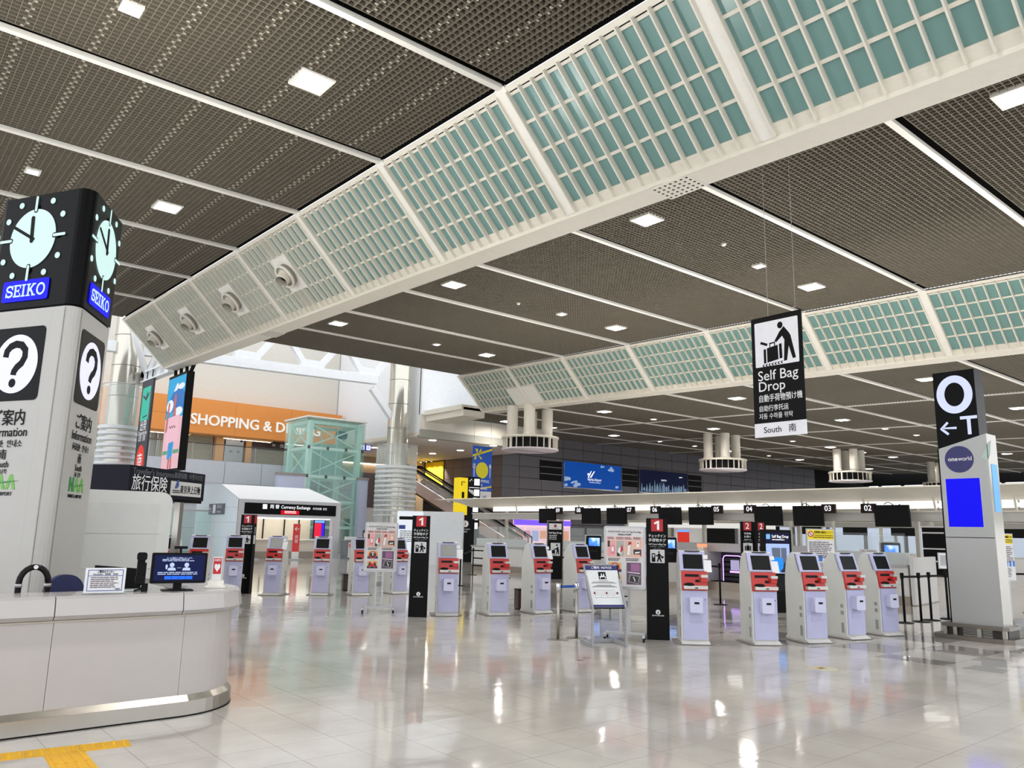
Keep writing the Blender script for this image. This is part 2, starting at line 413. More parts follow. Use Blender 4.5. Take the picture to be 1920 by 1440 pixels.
ceilB = ceiling_zone(ZAB, 11.32, 27.76, BAY[1], .134, 'middle')
ceilC = ceiling_zone(ZC, 30.35, 96.0, BAY[2], .150, 'far', xs_cross=(39.5, 49.6, 59.6, 69.7, 79.8, 89.9), y_end=47.2)

# ---- the two sloping glazed troughs
DX, DZ, NF, NR = 1.97, 1.96, 12, 4
SL = math.hypot(DX, DZ)
def trough(xt, name, plates_at=(), beam_w=.62, seams=(), n_objects=300, cut=()):
    n = Vector((-DZ, 0, -DX)).normalized()
    def P(s, y, t=0.0):                       # s along the slope 0..1, t out into the hall
        return Vector((xt + s * DX, y, zc(ZAB, xt, y) - s * DZ)) + n * t
    root = thing(name, None, None, kind='structure')
    ys = BAY[1:]
    bars_ = MB
    def slab(mb, s0, s1, ya, yb, t0, t1):
        mb.add([P(s0, ya, t0), P(s1, ya, t0), P(s1, yb, t0), P(s0, yb, t0), P(s0, ya, t1), P(s1, ya, t1), P(s1, yb, t1), P(s0, yb, t1)],
               [(0, 3, 2, 1), (4, 5, 6, 7), (0, 1, 5, 4), (1, 2, 6, 5), (2, 3, 7, 6), (3, 0, 4, 7)])
    S0, S1 = .055, .935; pitch = None; count = 0
    base = ys[2]; by = ys[3] - ys[2]
    fp = (by - .30) / NF
    sh = lambda dy: Vector((0, dy, EW * dy))
    pm = MB(); slab(pm, S0 + .008, S0 + (S1 - S0) / NR - .008, base + .15 + .012, base + .15 + fp - .012, -.03, -.015); pane_me = pm.mesh('pane', TEALG)
    fm = MB(); slab(fm, S0 - .03, S1 + .055, base + .15 - .014, base + .15 + .014, -.02, .12); fin_me = fm.mesh('fin', CREAM)
    tm = MB(); slab(tm, S0 - .011, S0 + .011, base + .15, base + by - .15, -.02, .02); tr_me = tm.mesh('transom', CREAM)
    ml = MB(); slab(ml, -.02, 1.0, base - .14, base + .14, -.02, .05); mul_me = ml.mesh('mullion', WHITE)
    rest = MB(); pcount = 0
    for bi in range(len(ys) - 1):
        y = ys[bi]; last = bi == len(ys) - 2
        def put(me, nm, dy, ds=0.0):
            o = bpy.data.objects.new(nm, me); COL.objects.link(o); o.parent = root
            o.location = sh(dy) + Vector((ds * DX, 0, -ds * DZ)); return o
        put(mul_me, 'mullion', y - base)
        holes = [c for c in cut if c[0] == bi]
        for c in range(NF + 1):
            yy = y - base + fp * c
            hit = [q for q in holes if q[1] < c < q[2]]
            if hit:
                q = hit[0]; yw = base + yy + .15
                for s0, s1 in ((S0 - .03, S0 + (S1 - S0) / NR * q[3]), (S0 + (S1 - S0) / NR * q[4], S1 + .055)):
                    if s1 - s0 > .06:
                        m2 = MB(); slab(m2, s0, s1, yw - .014, yw + .014, -.02, .15); m2.obj('fin', CREAM, root)
            else: put(fin_me, 'fin', yy)
        for r in range(NR + 1): put(tr_me, 'transom', y - base, (S1 - S0) / NR * r)
        for c in range(NF):
            for r in range(NR):
                if any(q[1] <= c < q[2] and q[3] <= r < q[4] for q in holes): continue
                if bi >= 1 and pcount < n_objects:
                    put(pane_me, 'pane', y - base + fp * c, (S1 - S0) / NR * r); pcount += 1
                else:
                    s0 = S0 + (S1 - S0) / NR * r; ya = y + .15 + fp * c
                    slab(rest, s0 + .008, s0 + (S1 - S0) / NR - .008, ya + .012, ya + fp - .012, -.03, -.015)
        for q in holes:
            m2 = MB(); slab(m2, S0 + (S1 - S0) / NR * q[3] + .005, S0 + (S1 - S0) / NR * q[4] - .005, y + .15 + fp * q[1] + .02, y + .15 + fp * q[2] - .02, -.02, .10)
            m2.obj('blank_panel', WHITE, root)
    tag(rest.obj('pane_rows', TEALG, root), kind='stuff')
    bk = MB(); slab(bk, .0, 1.0, ys[0], ys[-1], -.12, -.06); bk.obj('backing', mat('dark teal backing', (70, 84, 80), .8), root)
    sg = MB(); slab(sg, -.10, -.012, ys[0], ys[-1], -.14, -.10); sg.obj('shadow_gap', DARKGAP, root)
    hd = MB(); slab(hd, -.008, S0 - .02, ys[0], ys[-1], -.05, .035); hd.obj('head_rail', CREAM, root)
    sl = MB(); slab(sl, S1 + .01, 1.0, ys[0], ys[-1], -.05, .03); sl.obj('sill_rail', CREAM, root)
    ec = MB(); slab(ec, -.02, 1.02, ys[-1] - .02, ys[-1] + .16, -.12, .08); ec.obj('end_bar', WHITE, root)
    # the beam along the foot of the glass and the fascia that closes its far side
    bm = MB(); xa = xt + DX - .02; ya, yb = ys[0], ys[-1]
    f = lambda y, d: zc(ZAB, xt, y) - DZ + d
    for (x0, x1, d0, d1) in ((xa, xa + beam_w, -.10, .22),):
        bm.add([(x0, ya, f(ya, d0)), (x1, ya, f(ya, d0)), (x1, yb, f(yb, d0)), (x0, yb, f(yb, d0)), (x0, ya, f(ya, d1)), (x1, ya, f(ya, d1)), (x1, yb, f(yb, d1)), (x0, yb, f(yb, d1))],
               [(0, 3, 2, 1), (4, 5, 6, 7), (0, 1, 5, 4), (1, 2, 6, 5), (2, 3, 7, 6), (3, 0, 4, 7)])
    bm.obj('foot_beam', CREAM, root)
    return root, P, n, xa
# (bay, first column, last column, first row, last row) of blank panels
w1, P1, N1, FB1 = trough(8.70, 'window_1', cut=[(5, 5, 8, 1, 3), (6, 5, 8, 1, 3), (7, 5, 8, 1, 3), (8, 5, 8, 1, 3)])
w2, P2, N2, FB2 = trough(27.80, 'window_2', cut=[(7, 9, 12, 2, 4), (8, 0, 3, 2, 4)], beam_w=.8)
# fascia behind the first trough, up to the middle ceiling
m = MB(); x = 11.29
m.add([(x, BAY[1], zc(ZAB, x, BAY[1]) - 2.05), (x, 38.1, zc(ZAB, x, 38.1) - 2.05), (x, 38.1, zc(ZAB, x, 38.1) + .1), (x, BAY[1], zc(ZAB, x, BAY[1]) + .1)], [(0, 1, 2, 3)])
tag(m.obj('trim_1', CREAM), kind='structure')
# perforated covers let into the foot beam of the first trough
for k, yy in enumerate((8.4, 26.6)):
    zb = zc(ZAB, 8.7, yy) - DZ - .10
    t = thing('beam_speaker', 'perforated grille plate in the white beam under the glass slope, ' + ('nearest the camera' if k == 0 else 'beyond the nozzles'), 'grille', (10.98, yy, zb), group='perforated grilles in the beam')
    MB().box(-.32, .32, -.42, .42, -.02, .0).obj('plate', CREAM, t)
    hb = MB()
    for i in range(5):
        for j in range(7): hb.cyl((-.24 + .12 * i, -.36 + .12 * j, -.021), (-.24 + .12 * i, -.36 + .12 * j, -.019), .028, n=8)
    tag(hb.obj('hole', MATBLACK, t), kind='stuff')

# ---- jet nozzles on the first trough
for k, bi in enumerate((5, 6, 7, 8)):
    y = BAY[1:][bi] + .15 + (4.23 / 12) * 6.5
    c = P1(.055 + .22 * 2, y, .10)
    t = thing('air_nozzle', ['round air nozzle on a white plate in the glass slope, biggest and nearest of four', 'round air nozzle on a white plate, second nearest on the glass slope', 'round air nozzle on a white plate, third along the glass slope', 'smallest and farthest round air nozzle on the glass slope, above the advertising screen'][k], 'nozzle', c, group='air nozzles in the glass slope')
    d = N1.copy(); jet = (d + Vector((-.1, -.35, -.5))).normalized()
    m = MB(); m.tube([d * .01 + (d.orthogonal().normalized() * 0) + Vector((0, 0, 0)), d * .16], .36, 24); 
    a = d.orthogonal().normalized(); e = d.cross(a)
    rg = MB(); rg.tube([(a * math.cos(q) + e * math.sin(q)) * .37 + d * .17 for q in [i * math.pi / 12 for i in range(24)]], .045, 8, True); rg.obj('collar', CREAM, t)
    m.obj('socket', mat('grey nozzle', (150, 146, 136), .5), t)
    m = MB(); m.cyl(d * .10, d * .10 + jet * .32, .25, .19, 24, caps=False); m.cyl(d * .10, d * .10 + jet * .31, .235, .175, 24, caps=False); m.obj('jet', CREAM, t)
    m = MB(); m.cyl(d * .13, d * .135 + jet * .05, .17, .17, 20); m.obj('throat', DARKGAP, t)

# ---- recessed downlights
LB = mat('big downlight lens', (255, 250, 244), .5, emit=LAMP_BIG); LS = mat('small downlight lens', (255, 248, 240), .5, emit=LAMP_SMALL)
def lamp(z0, x, y, big, label):
    z = zc(z0, x, y) - .01
    t = thing('ceiling_light', label, 'light', (x, y, z), group='downlights in the louvred ceiling')
    s = .34 if big else .17
    f = MB()
    for a in ((-s, s, -s, -s + .05), (-s, s, s - .05, s), (-s, -s + .05, -s + .05, s - .05), (s - .05, s, -s + .05, s - .05)): f.box(a[0], a[1], a[2], a[3], -.03, .12)
    f.obj('frame', WHITE, t)
    if big:
        d = MB(); d.box(-s + .05, -.015, -s + .05, s - .05, .015, .03); d.box(.015, s - .05, -s + .05, s - .05, .015, .03); d.obj('diffuser', LB, t)
        MB().box(-.015, .015, -s + .05, s - .05, -.01, .02).obj('divider', CREAM, t)
    else:
        MB().box(-s + .05, s - .05, -s + .05, s - .05, .015, .03).obj('diffuser', LS, t)
ORD = ['first', 'second', 'third', 'fourth', 'fifth', 'sixth', 'seventh', 'eighth', 'ninth', 'tenth', 'eleventh', 'twelfth']
LA = [(2.55, 13.15, 0, 'small square downlight near the top left corner of the near ceiling'), (5.82, 13.15, 1, 'big bright square downlight in the near ceiling, above the glass slope'),
      (2.52, 22.1, 0, 'small square downlight in the near ceiling above the clock column'), (5.8, 22.1, 1, 'big square downlight in the near ceiling, right of the clock column')]
for x, y, g, l in LA: lamp(ZAB, x, y, g, l)
for x, y, g, l in [(-2.5, 13.15, 1, 'big downlight of the near ceiling, out of view left of the clock column'), (5.82, 4.2, 1, 'big downlight of the near ceiling, nearly above the camera'), (-2.5, 4.2, 1, 'big downlight of the near ceiling, behind the information desk')]: lamp(ZAB, x, y, g, l)
LBm = [(15.88, 4.25, 1, 'at the right edge of the photo'), (21.48, 4.25, 0, 'out of view right of the banner, near one'), (24.7, 4.25, 1, 'out of view right of the banner, far one'), (15.88, 13.25, 1, 'below the first perforated grille'), (21.48, 13.3, 0, 'left of the hanging banner, upper one'), (24.7, 13.27, 1, 'just above the hanging banner'),
       (15.9, 22.35, 1, 'in the second row from the camera, at left'), (21.5, 22.5, 0, 'in the second row, middle'), (24.75, 22.45, 1, 'in the second row, at right'),
       (15.9, 31.2, 1, 'in the last row before the atrium, at left'), (21.5, 31.5, 0, 'in the last row before the atrium, middle'), (24.8, 31.6, 1, 'in the last row before the atrium, at right')]
for x, y, g, l in LBm: lamp(ZAB, x, y, g, ('big square' if g else 'small square') + ' downlight in the middle ceiling, ' + l)
k = 0
for y in (4.2, 13.25, 22.4, 31.5, 40.6):
    row = {4.2: 'nearest', 13.25: 'second', 22.4: 'third', 31.5: 'fourth', 40.6: 'last'}[y]; i = 0
    for x, g in ((33.7, 1), (38.2, 0), (44.5, 1), (50.0, 0), (54.6, 0), (60.3, 1), (66, 0), (71.5, 1), (79, 0), (86, 1)):
        if y < 5 and x < 40: continue
        lamp(ZC, x, y, g, f'{"big" if g else "small"} downlight in the far low ceiling, {row} row back, {ORD[i]} from the glass slope'); i += 1

# ---- hanging air drums
def drum(x, y, zb, label, glass=False, zt=None, far=True):
    t = thing('air_drum', label, 'air diffuser', (x, y, zb), group='round air drums under the far ceiling')
    r = 1.7; hb = .72
    MB().lathe([(0, -.02), (r * .96, -.02), (r, .02), (r * .98, .08), (0, .09)], 40).obj('base_disc', mat('pale lilac disc', (214, 206, 210), .4), t)
    MB().box(-r * .95, r * .95, -.012, .012, -.035, -.018).obj('disc_joint', DARKGAP, t)
    MB().lathe([(r * .8, .08), (r * .8, hb)], 40).obj('louver_core', MATBLACK, t)
    MB().lathe([(0, hb - .03), (r, hb - .03), (r, hb + .07), (0, hb + .07)], 40).obj('top_ring', CREAM, t)
    for k in range(24):
        q = 2 * math.pi * k / 24 + .06; wide = k % 6 == 0
        m = MB(); w = .09 if wide else .018
        m.beam((r * .93 * math.cos(q), r * .93 * math.sin(q), .06), (r * .93 * math.cos(q), r * .93 * math.sin(q), hb), w, .12, (math.cos(q), math.sin(q), 0)); m.obj('post', CREAM, t)
    tubes = [(-.95, .55, 0), (-.75, -.75, 0), (.75, .75, 1), (.85, -.55, 1)]
    for dx, dy, back in tubes:
        m = MB(); m.cyl((dx, dy, hb + .05), (dx, dy, (zt[back] if zt and not (back or far) else zc(ZC, x + dx, y + dy) + .03 - zb)), .33, n=24, caps=False); m.lathe([(.33, hb + .05), (.36, hb + .09), (.36, hb + .2), (.33, hb + .22)], 24, (dx, dy))
        m.obj('duct', CREAM, t)
drum(30.6, 34.6, 6.33, 'big round air drum with four pipes hanging below the glass slope, nearest of the drums', zt=(2.62, 2.38), far=False)
drum(48.2, 33.4, 6.25, 'round air drum with four grey pipes left of the hanging banner, second nearest', zt=(2.52, 2.52))
drum(63.5, 31.6, 6.25, 'round air drum with four grey pipes right of the hanging banner, third away', zt=(2.52, 2.52))
drum(79.5, 30.6, 6.25, 'farthest round air drum, half hidden behind the tall gate pillar', zt=(2.6, 2.6))

for k, (px, py, z0, l) in enumerate(((1357, 458, ZAB, 'tiny white detector dome in the middle ceiling, right of the near downlight'), (972, 569, ZAB, 'tiny white detector dome in the middle ceiling, left of its small downlight'), (1645, 690, ZC, 'tiny white detector dome by the second glass slope, left of the gate pillar'))):
    p = CE(px, py, z0); t = thing('detector_dome', l, 'detector', p, 0, 'detector domes in the ceiling'); MB().lathe([(0, -.06), (.05, -.05), (.07, -.02), (.07, .05), (0, .05)], 14).obj('dome', WHITE, t); MB().lathe([(.09, .0), (.09, .02), (.07, .03)], 14).obj('rim', WHITE, t)
# ================================================================ THE ATRIUM AND THE FAR WALLS
WALLW = mat('atrium white wall', (226, 228, 230), .7)
WALLC = mat('atrium cream wall', (206, 203, 193), .7)
ORANGE = mat('orange wall panel', (222, 140, 62), .5)
WOOD = mat('light oak lining', (196, 142, 84), .5, scale=3)
SHUT = mat('khaki roller shutter', (150, 142, 118), .5)
BROWN = mat('dark brown panel', (104, 90, 88), .45)
DGREY = mat('dark grey wall panel', (94, 91, 95), .42)
BGREY = mat('blue grey panel', (150, 156, 172), .4)
LGREY = mat('light grey panel', (196, 198, 206), .4)
STONE = mat('pale veined stone', (200, 194, 190), .35, scale=2)
def wall_box(name, m, x0, x1, y0, y1, z0, z1):
    return tag(MB().box(x0, x1, y0, y1, z0, z1).obj(name, m), kind='structure')
# back wall of the atrium and the white wall to its right
wall_box('wall_back', WALLC, -8, 27.9, 54, 54.4, 0, 17)
wall_box('wall_right', WALLW, 27.98, 28.3, 42.6, 58, 7.85, 17)
m = MB(); m.box(27.9, 28.0, 42.55, 58, 7.62, 7.86); tag(m.obj('trim_2', CREAM), kind='structure')
# the bulkhead under the end of the far ceiling and the soffit behind it
m = MB(); m.box(28.0, 38.9, 42.45, 42.75, 8.0, 9.0)
m.obj('x', CREAM); o = bpy.data.objects['x']; o.name = 'wall_bulkhead'; tag(o, kind='structure')
m = MB(); m.box(28.0, 39.0, 42.35, 42.80, 7.50, 7.98); m.box(28.0, 39.0, 42.40, 42.7, 7.98, 8.03); o = tag(m.obj('trim_3', mat('bulkhead grey', (160, 158, 148), .6)), kind='structure')
m = MB(); m.box(27.98, 34.5, 42.4, 42.7, 9.0, 17); tag(m.obj('wall_upper', WALLW), kind='structure')
m = MB(); m.box(28.35, 30.0, 38.3, 42.4, 8.55, 9.1); m.box(28.2, 30.0, 38.3, 42.4, 8.95, 9.25); tag(m.obj('trim_4', CREAM), kind='structure')
SOFF = mat('soffit white', (230, 220, 212), .7)
tag(MB().box(28.02, 38.9, 42.82, 58.2, 7.5, 7.62).obj('ceiling', SOFF), kind='structure')
# dark panelled wall: corner at x 38.93, long face along x, short face running back
def panel_wall(name, m_, x0, nx, w, zrows, y, faces, back):
    root = tag(back.obj(name, mat('dark joint', (20, 19, 20), .8)), kind='structure')
    me = MB().box(.022, w - .022, -.03, .02, .022, zrows - .022).mesh('wall_panel', m_)
    return root, me
bk = MB(); bk.box(38.95, 100, 47.33, 47.7, 0, 10.6)
root, me = panel_wall('wall_dark', DGREY, 0, 0, 2.406, .905, 0, 0, bk)
VENT = [(42.9, 45.35), (52.75, 54.9), (62.35, 64.5)]
for i in range(22):
    for j in range(11):
        x = 38.93 + 1.79 + 2.406 * (i - 1) if i else 38.93; z = .41 + .905 * (j - 1) if j else -.495
        if x > 86 or (7 <= j <= 8 and False): continue
        if i == 0:
            o = MB().box(.012, 1.778, -.02, .02, .012, .893).obj('wall_panel', DGREY, root)
        else: o = bpy.data.objects.new('wall_panel', me); COL.objects.link(o); o.parent = root
        o.location = (x, 47.31, z)
bk = MB(); bk.box(38.97, 39.3, 47.72, 58.2, 0, 8.0)
root = tag(bk.obj('wall_side', mat('dark joint', (20, 19, 20), .8)), kind='structure')
for i in range(6):
    for j in range(9):
        o = MB().box(-.02, .02, .012, 1.26, .012, .893).obj('wall_panel', BROWN, root); o.location = (38.95, 47.34 + 1.28 * i, -.495 + .905 * j)
# black louvred openings between the posters
for k, (a, c) in enumerate(VENT):
    t = thing('wall_vent', ['black slatted wall opening left of the blue sky poster', 'black slatted wall opening between the two blue posters', 'black slatted wall opening right of the night skyline poster'][k], 'vent', ((a + c) / 2, 47.26, 5.7), group='black slatted openings in the dark wall')
    w = (c - a) / 2
    MB().box(-w, w, -.02, .02, 0, 1.72).obj('void', MATBLACK, t)
    for z in (.0, .57, 1.14, 1.70): MB().box(-w, w, -.07, -.02, z, z + .05).obj('slat', mat('grey slat', (128, 126, 124), .5), t)
# posters on the dark wall
def sky_mat(name, c0, c1, cloud, thr, emit=.0):
    m = bpy.data.materials.new(name); m.use_nodes = True; nt = m.node_tree; b = nt.nodes['Principled BSDF']; L = nt.links
    tc = nt.nodes.new('ShaderNodeTexCoord'); n = nt.nodes.new('ShaderNodeTexNoise'); n.inputs['Scale'].default_value = 2.4 if emit < .9 else 4; n.inputs['Detail'].default_value = 6
    L.new(tc.outputs['Object'], n.inputs['Vector'])
    r = nt.nodes.new('ShaderNodeValToRGB'); e = r.color_ramp.elements
    e[0].position = thr - .12; e[0].color = lin(c0); e[1].position = thr + .14; e[1].color = lin(cloud)
    q = e.new(thr); q.color = lin(c1)
    L.new(n.outputs['Fac'], r.inputs[0]); L.new(r.outputs[0], b.inputs['Base Color'])
    if emit: L.new(r.outputs[0], b.inputs['Emission Color']); b.inputs['Emission Strength'].default_value = emit; b.inputs['Roughness'].default_value = .3
    return m
def frame_parts(t, w, z0, z1, y, fw, m_, d=.06):
    for a in (rect(-w, w, z0, z0 + fw), rect(-w, w, z1 - fw, z1), rect(-w, -w + fw, z0 + fw, z1 - fw), rect(w - fw, w, z0 + fw, z1 - fw)):
        MB().prism(a, y - d, y, 'y').obj('frame_bar', m_, t)
t = thing('poster_lightbox', 'wide blue sky airport poster in silver frame on the dark wall', 'poster', (49.07, 47.2, 5.3))
MB().box(-3.58, 3.58, -.02, .06, 0, 2.25).obj('panel', mat('poster blue', (10, 84, 186), .3, emit=.55), t)
frame_parts(t, 3.62, -.04, 2.29, -.02, .10, CHROME)
cm = mat('poster cloud', (176, 200, 232), .5, emit=.6)
for cx, cz, s in ((-3.2, .75, .5), (-2.3, .5, .38), (-1.9, .25, .6), (-3.3, .2, .35), (2.2, 1.85, .45), (1.2, 2.0, .3), (3.1, .35, .3)):
    rr = random.Random(int(cx * 10)); pl = [circ(cx + rr.uniform(-s, s) * .7, cz + rr.uniform(-.5, .5) * s * .5, s * rr.uniform(.22, .5), s * rr.uniform(.14, .3), 12) for _ in range(6)]
    pl = [[(min(3.5, max(-3.5, x)), min(2.17, max(.08, z))) for x, z in p] for p in pl]
    plates(t, 'cloud', cm, pl, -.02, .006)
plates(t, 'emblem', GLOWW, [[(-.7, .98), (-.55, .98), (-.2, 1.55), (-.3, 1.55)], [(-.45, .98), (-.25, .98), (.2, 1.55), (.08, 1.55)], [(-.75, 1.2), (-.68, 1.35), (-.3, 1.3), (-.5, 1.15)]], -.02, .008)
text(t, 'lettering', 'Narita Airport', GLOWW, .34, .15, -.03, .82, sx=.85)
text(t, 'lettering', 'Your Narita. Your Airport.', GLOWW, .13, .2, -.03, .58)
t = thing('poster_lightbox', 'wide dark blue poster with a pale skyline, in silver frame on the dark wall', 'poster', (58.6, 47.2, 5.35))
MB().box(-3.55, 3.55, -.02, .06, 0, 2.12).obj('panel', mat('poster navy', (16, 26, 66), .3, emit=.35), t)
frame_parts(t, 3.6, -.04, 2.16, -.02, .09, CHROME)
rr = random.Random(3); pl = []
x = -3.3
while x < 3.3:
    k = rr.random(); w = rr.uniform(.12, .4); hh = rr.uniform(.35, 1.05)
    if k < .35: pl.append([(x, .12), (x + w, .12), (x + w / 2, .3 + hh)])
    elif k < .6: pl.append([(x, .12), (x + w, .12), (x + w, .1 + hh * .6), (x + w / 2, .1 + hh), (x, .1 + hh * .6)])
    elif k < .75: pl.append(circ(x + w / 2, .12 + hh * .5, w / 2, hh * .45, 12))
    else: pl.append(rect(x, x + w * .7, .12, .1 + hh * .7))
    x += w + .05
plates(t, 'skyline', mat('skyline pale blue', (140, 168, 196), .5, emit=.5), pl, -.02, .006)
text(t, 'lettering', 'NARITA', GLOWW, .22, 0, -.03, 1.25); plates(t, 'aeroplane', GLOWW, [[(2.3, 1.62), (2.75, 1.66), (2.8, 1.72), (2.3, 1.7)]], -.02, .006)

# far end window wall
sk = clear_glass('pale window glass', (222, 232, 250), .06)
root = tag(MB().box(98.4, 98.8, 4, 47.3, 8.15, 10.6).obj('wall_far', MATBLACK), kind='structure')
tag(MB().box(98.4, 98.8, 4, 47.3, 0, 5.0).obj('wall_far', LGREY), kind='structure')
t = thing('window_3', None, None, (98.4, 0, 5.0), kind='structure')
for i in range(16):
    MB().box(-.05, .25, 4 + 2.75 * i - .16, 4 + 2.75 * i + .16, 0, 3.2).obj('mullion', MATBLACK, t)
    MB().box(.05, .08, 4 + 2.75 * i + .16, 4 + 2.75 * i + 2.59, 0, 3.2).obj('pane', sk, t)
MB().box(-.03, .2, 4, 47, 1.4, 1.48).obj('transom', MATBLACK, t)
MB().box(-.03, .2, 4, 47, 2.3, 2.36).obj('transom', MATBLACK, t)

# ---- fourth floor: gallery, shopfronts and the orange sign band
ZG = 5.55
m = MB(); m.box(-6, 27.6, 49.5, 54, ZG - .5, ZG); tag(m.obj('floor_gallery', mat('gallery slab', (190, 190, 196), .5)), kind='structure')
root = tag(MB().box(-6, 27.6, 49.35, 49.5, 0, ZG + .02).obj('wall_gallery', mat('grey joint', (120, 122, 128), .7)), kind='structure')
me = MB().box(.01, 2.38, -.02, .02, .01, 1.38).mesh('wall_panel', LGREY)
for i in range(11):
    for j in range(4): o = bpy.data.objects.new('wall_panel', me); COL.objects.link(o); o.parent = root; o.location = (1.2 + 2.4 * i, 49.33, .02 + 1.385 * j)
t = thing('sign_band', 'long orange fascia panel carrying the white SHOPPING & DINING letters', 'fascia', (0, 52.5, 7.55))
for x0, x1 in ((8.0, 11.6), (11.6, 15.6), (15.6, 19.6), (19.6, 23.6), (23.6, 27.6)):
    MB().box(x0 + .006, x1 - .006, 0, 1.4, 0, 1.1).obj('panel', ORANGE, t); MB().box(x0 + .006, x1 - .006, 0, 1.4, 1.112, 2.3).obj('panel', ORANGE, t)
for i, ch in enumerate('SHOPPING & DINING'): pass
s0 = atY(358, 778, 52.4); s1 = atY(566, 798, 52.4)
tt = thing('letter_sign', 'big white raised SHOPPING & DINING lettering on the orange fascia', 'sign', (s0.x, 52.487, 8.42))
text(tt, 'lettering', 'SHOPPING & DINING', mat('raised white letters', (244, 244, 240), .5, emit=.8), .98, 0, -.03, 0, align='LEFT', bold=.022, depth=.04, w=10.35)
LINE = mat('strip light', (255, 236, 214), .5, emit=4.5)
for i, (x0, x1) in enumerate(((9.3, 12.2), (13.2, 16.8), (18.9, 22.4), (23.4, 26.8))):
    t = thing('strip_light', f'warm strip light under the orange fascia, {ORD[i]} from the left', 'light', ((x0 + x1) / 2, 52.75, 7.38), group='strip lights under the orange fascia')
    w = (x1 - x0) / 2; MB().box(-w, w, -.14, .14, .0, .115).obj('housing', WOOD, t); MB().box(-w + .1, w - .1, -.05, .05, -.03, 0).obj('tube', LINE, t)
tag(MB().box(8, 27.8, 52.55, 53.98, 7.5, 7.54).obj('ceiling', WOOD), kind='structure')
def shutter(x0, x1, label):
    t = thing('roller_shutter', label, 'shutter', ((x0 + x1) / 2, 53.7, ZG), group='closed shop shutters on the upper gallery')
    w = (x1 - x0) / 2
    for k in range(16): MB().box(-w + .05, w - .05, -.02, .02, .12 * k, .12 * k + .108).obj('slat', SHUT, t)
    MB().box(-w, -w + .07, -.06, .06, 0, 1.94).obj('guide_rail', ALU, t); MB().box(w - .07, w, -.06, .06, 0, 1.94).obj('guide_rail', ALU, t); MB().box(-w, w, -.1, .1, 1.92, 2.0).obj('hood', WOOD, t)
shutter(9.2, 11.6, 'closed khaki shutter behind the departures banner'); shutter(11.9, 14.6, 'closed khaki shutter left of the advertising screen'); shutter(15.0, 18.6, 'closed khaki shutter right of the advertising screen')
shutter(21.3, 25.6, 'closed khaki shutter under the dark shop name board')
for x, w, m_, l in ((18.95, .28, WOOD, 'narrow oak pier at the right end of the shutter'), (19.95, .62, ALU, 'broad brushed metal pier between the shopfronts'), (20.95, .2, WOOD, 'thin oak pier beside the glass shop door')):
    t = thing('shop_pier', l, 'pillar', (x, 53.5, ZG)); MB().box(-w, w, -.3, .3, 0, 1.95).obj('shaft', m_, t); MB().box(-w - .01, w + .01, -.31, .31, 0, .12).obj('plinth', ALU, t)
    if m_ is ALU:
        for q in (-.3, .2): MB().box(q, q + .16, -.33, -.3, .95, 1.1).obj('switch_plate', mat('grey plate', (110, 110, 112), .5), t)
        MB().box(.38, .52, -.38, -.3, 1.72, 1.84).obj('camera_dome', MATBLACK, t)
t = thing('shop_board', 'dark brown shop name board with white characters over the shutter', 'sign', (23.4, 53.4, ZG + 1.5))
MB().box(-2.2, 2.2, -.06, .06, -.02, .42).obj('board', mat('dark brown board', (58, 38, 34), .5), t); text(t, 'lettering', '改造社書店', SIGNW, .30, .6, -.07, .2, w=1.5); text(t, 'lettering', '㈱', SIGNW, .24, -.6, -.07, .2)
# glass balustrade of the gallery
t = thing('gallery_balustrade', 'long glass balustrade with a thin dark handrail along the upper gallery', 'railing', (0, 49.6, ZG))
for i in range(11):
    x = 4.0 + 2.0 * i
    MB().box(x + .03, x + 1.97, -.01, .01, .06, .98).obj('pane', CLEAR, t); MB().box(x - .02, x + .02, -.03, .03, 0, 1.05).obj('post', ALU, t)
m = MB(); m.tube([(4, 0, 1.06), (26, 0, 1.06)], .03, 6); m.obj('handrail', mat('dark rail', (70, 66, 64), .4), t)

# ---- tree columns with glass jackets
SHELL = mat('polished column cladding', (206, 202, 190), .14, .65)
FRIT = mat('white fritted band', (214, 216, 218), .4)
JACK = clear_glass('column glass', (232, 240, 238), .22)
def tree_column(x, y, label, top, r_in, r_out, zj, zsleeve):
    t = thing('clad_column', label, 'column', (x, y, 0))
    zs = [0, 1.6, 3.2, 4.8, 6.4, 8.0, 9.6, 11.2, 12.8, 14.4]
    for a, c in zip(zs[:-1], zs[1:]):
        if a < top: MB().lathe([(r_in, a + .015), (r_in, min(c, top) - .015)], 28).obj('cladding_ring', SHELL, t)
    MB().lathe([(r_in - .03, 0), (r_in - .03, top)], 20).obj('core', mat('column joint', (120, 116, 106), .6), t)
    n = 8
    for i in range(n):
        q0, q1 = 2 * math.pi * i / n + .01, 2 * math.pi * (i + 1) / n - .01
        m = MB(); k = 5; vs = []
        for z in (.1, zj):
            for s in range(k): q = q0 + (q1 - q0) * s / (k - 1); vs.append((r_out * math.cos(q), r_out * math.sin(q), z))
        m.add(vs, [(s, s + 1, k + s + 1, k + s) for s in range(k - 1)], True); m.obj('pane', JACK, t)
    for k in range(11):
        z = zsleeve - .30 * k
        if z > .4: MB().lathe([(r_out + .012, z), (r_out + .012, z + .17 - .008 * k)], 32).obj('frit_band', FRIT, t)
    for z in (zj - .02, zj * .5): MB().lathe([(r_out + .02, z), (r_out + .04, z + .02), (r_out + .02, z + .04)], 32).obj('clamp_ring', ALU, t)
    MB().lathe([(r_in + .35, 0), (r_in + .3, .3), (r_in, .5)], 24).obj('foot', ALU, t)
    return t
tree_column(10.3, 43.5, 'tall clad column in a banded glass sleeve behind the clock column', 14.0, .72, .98, 8.6, 6.3)
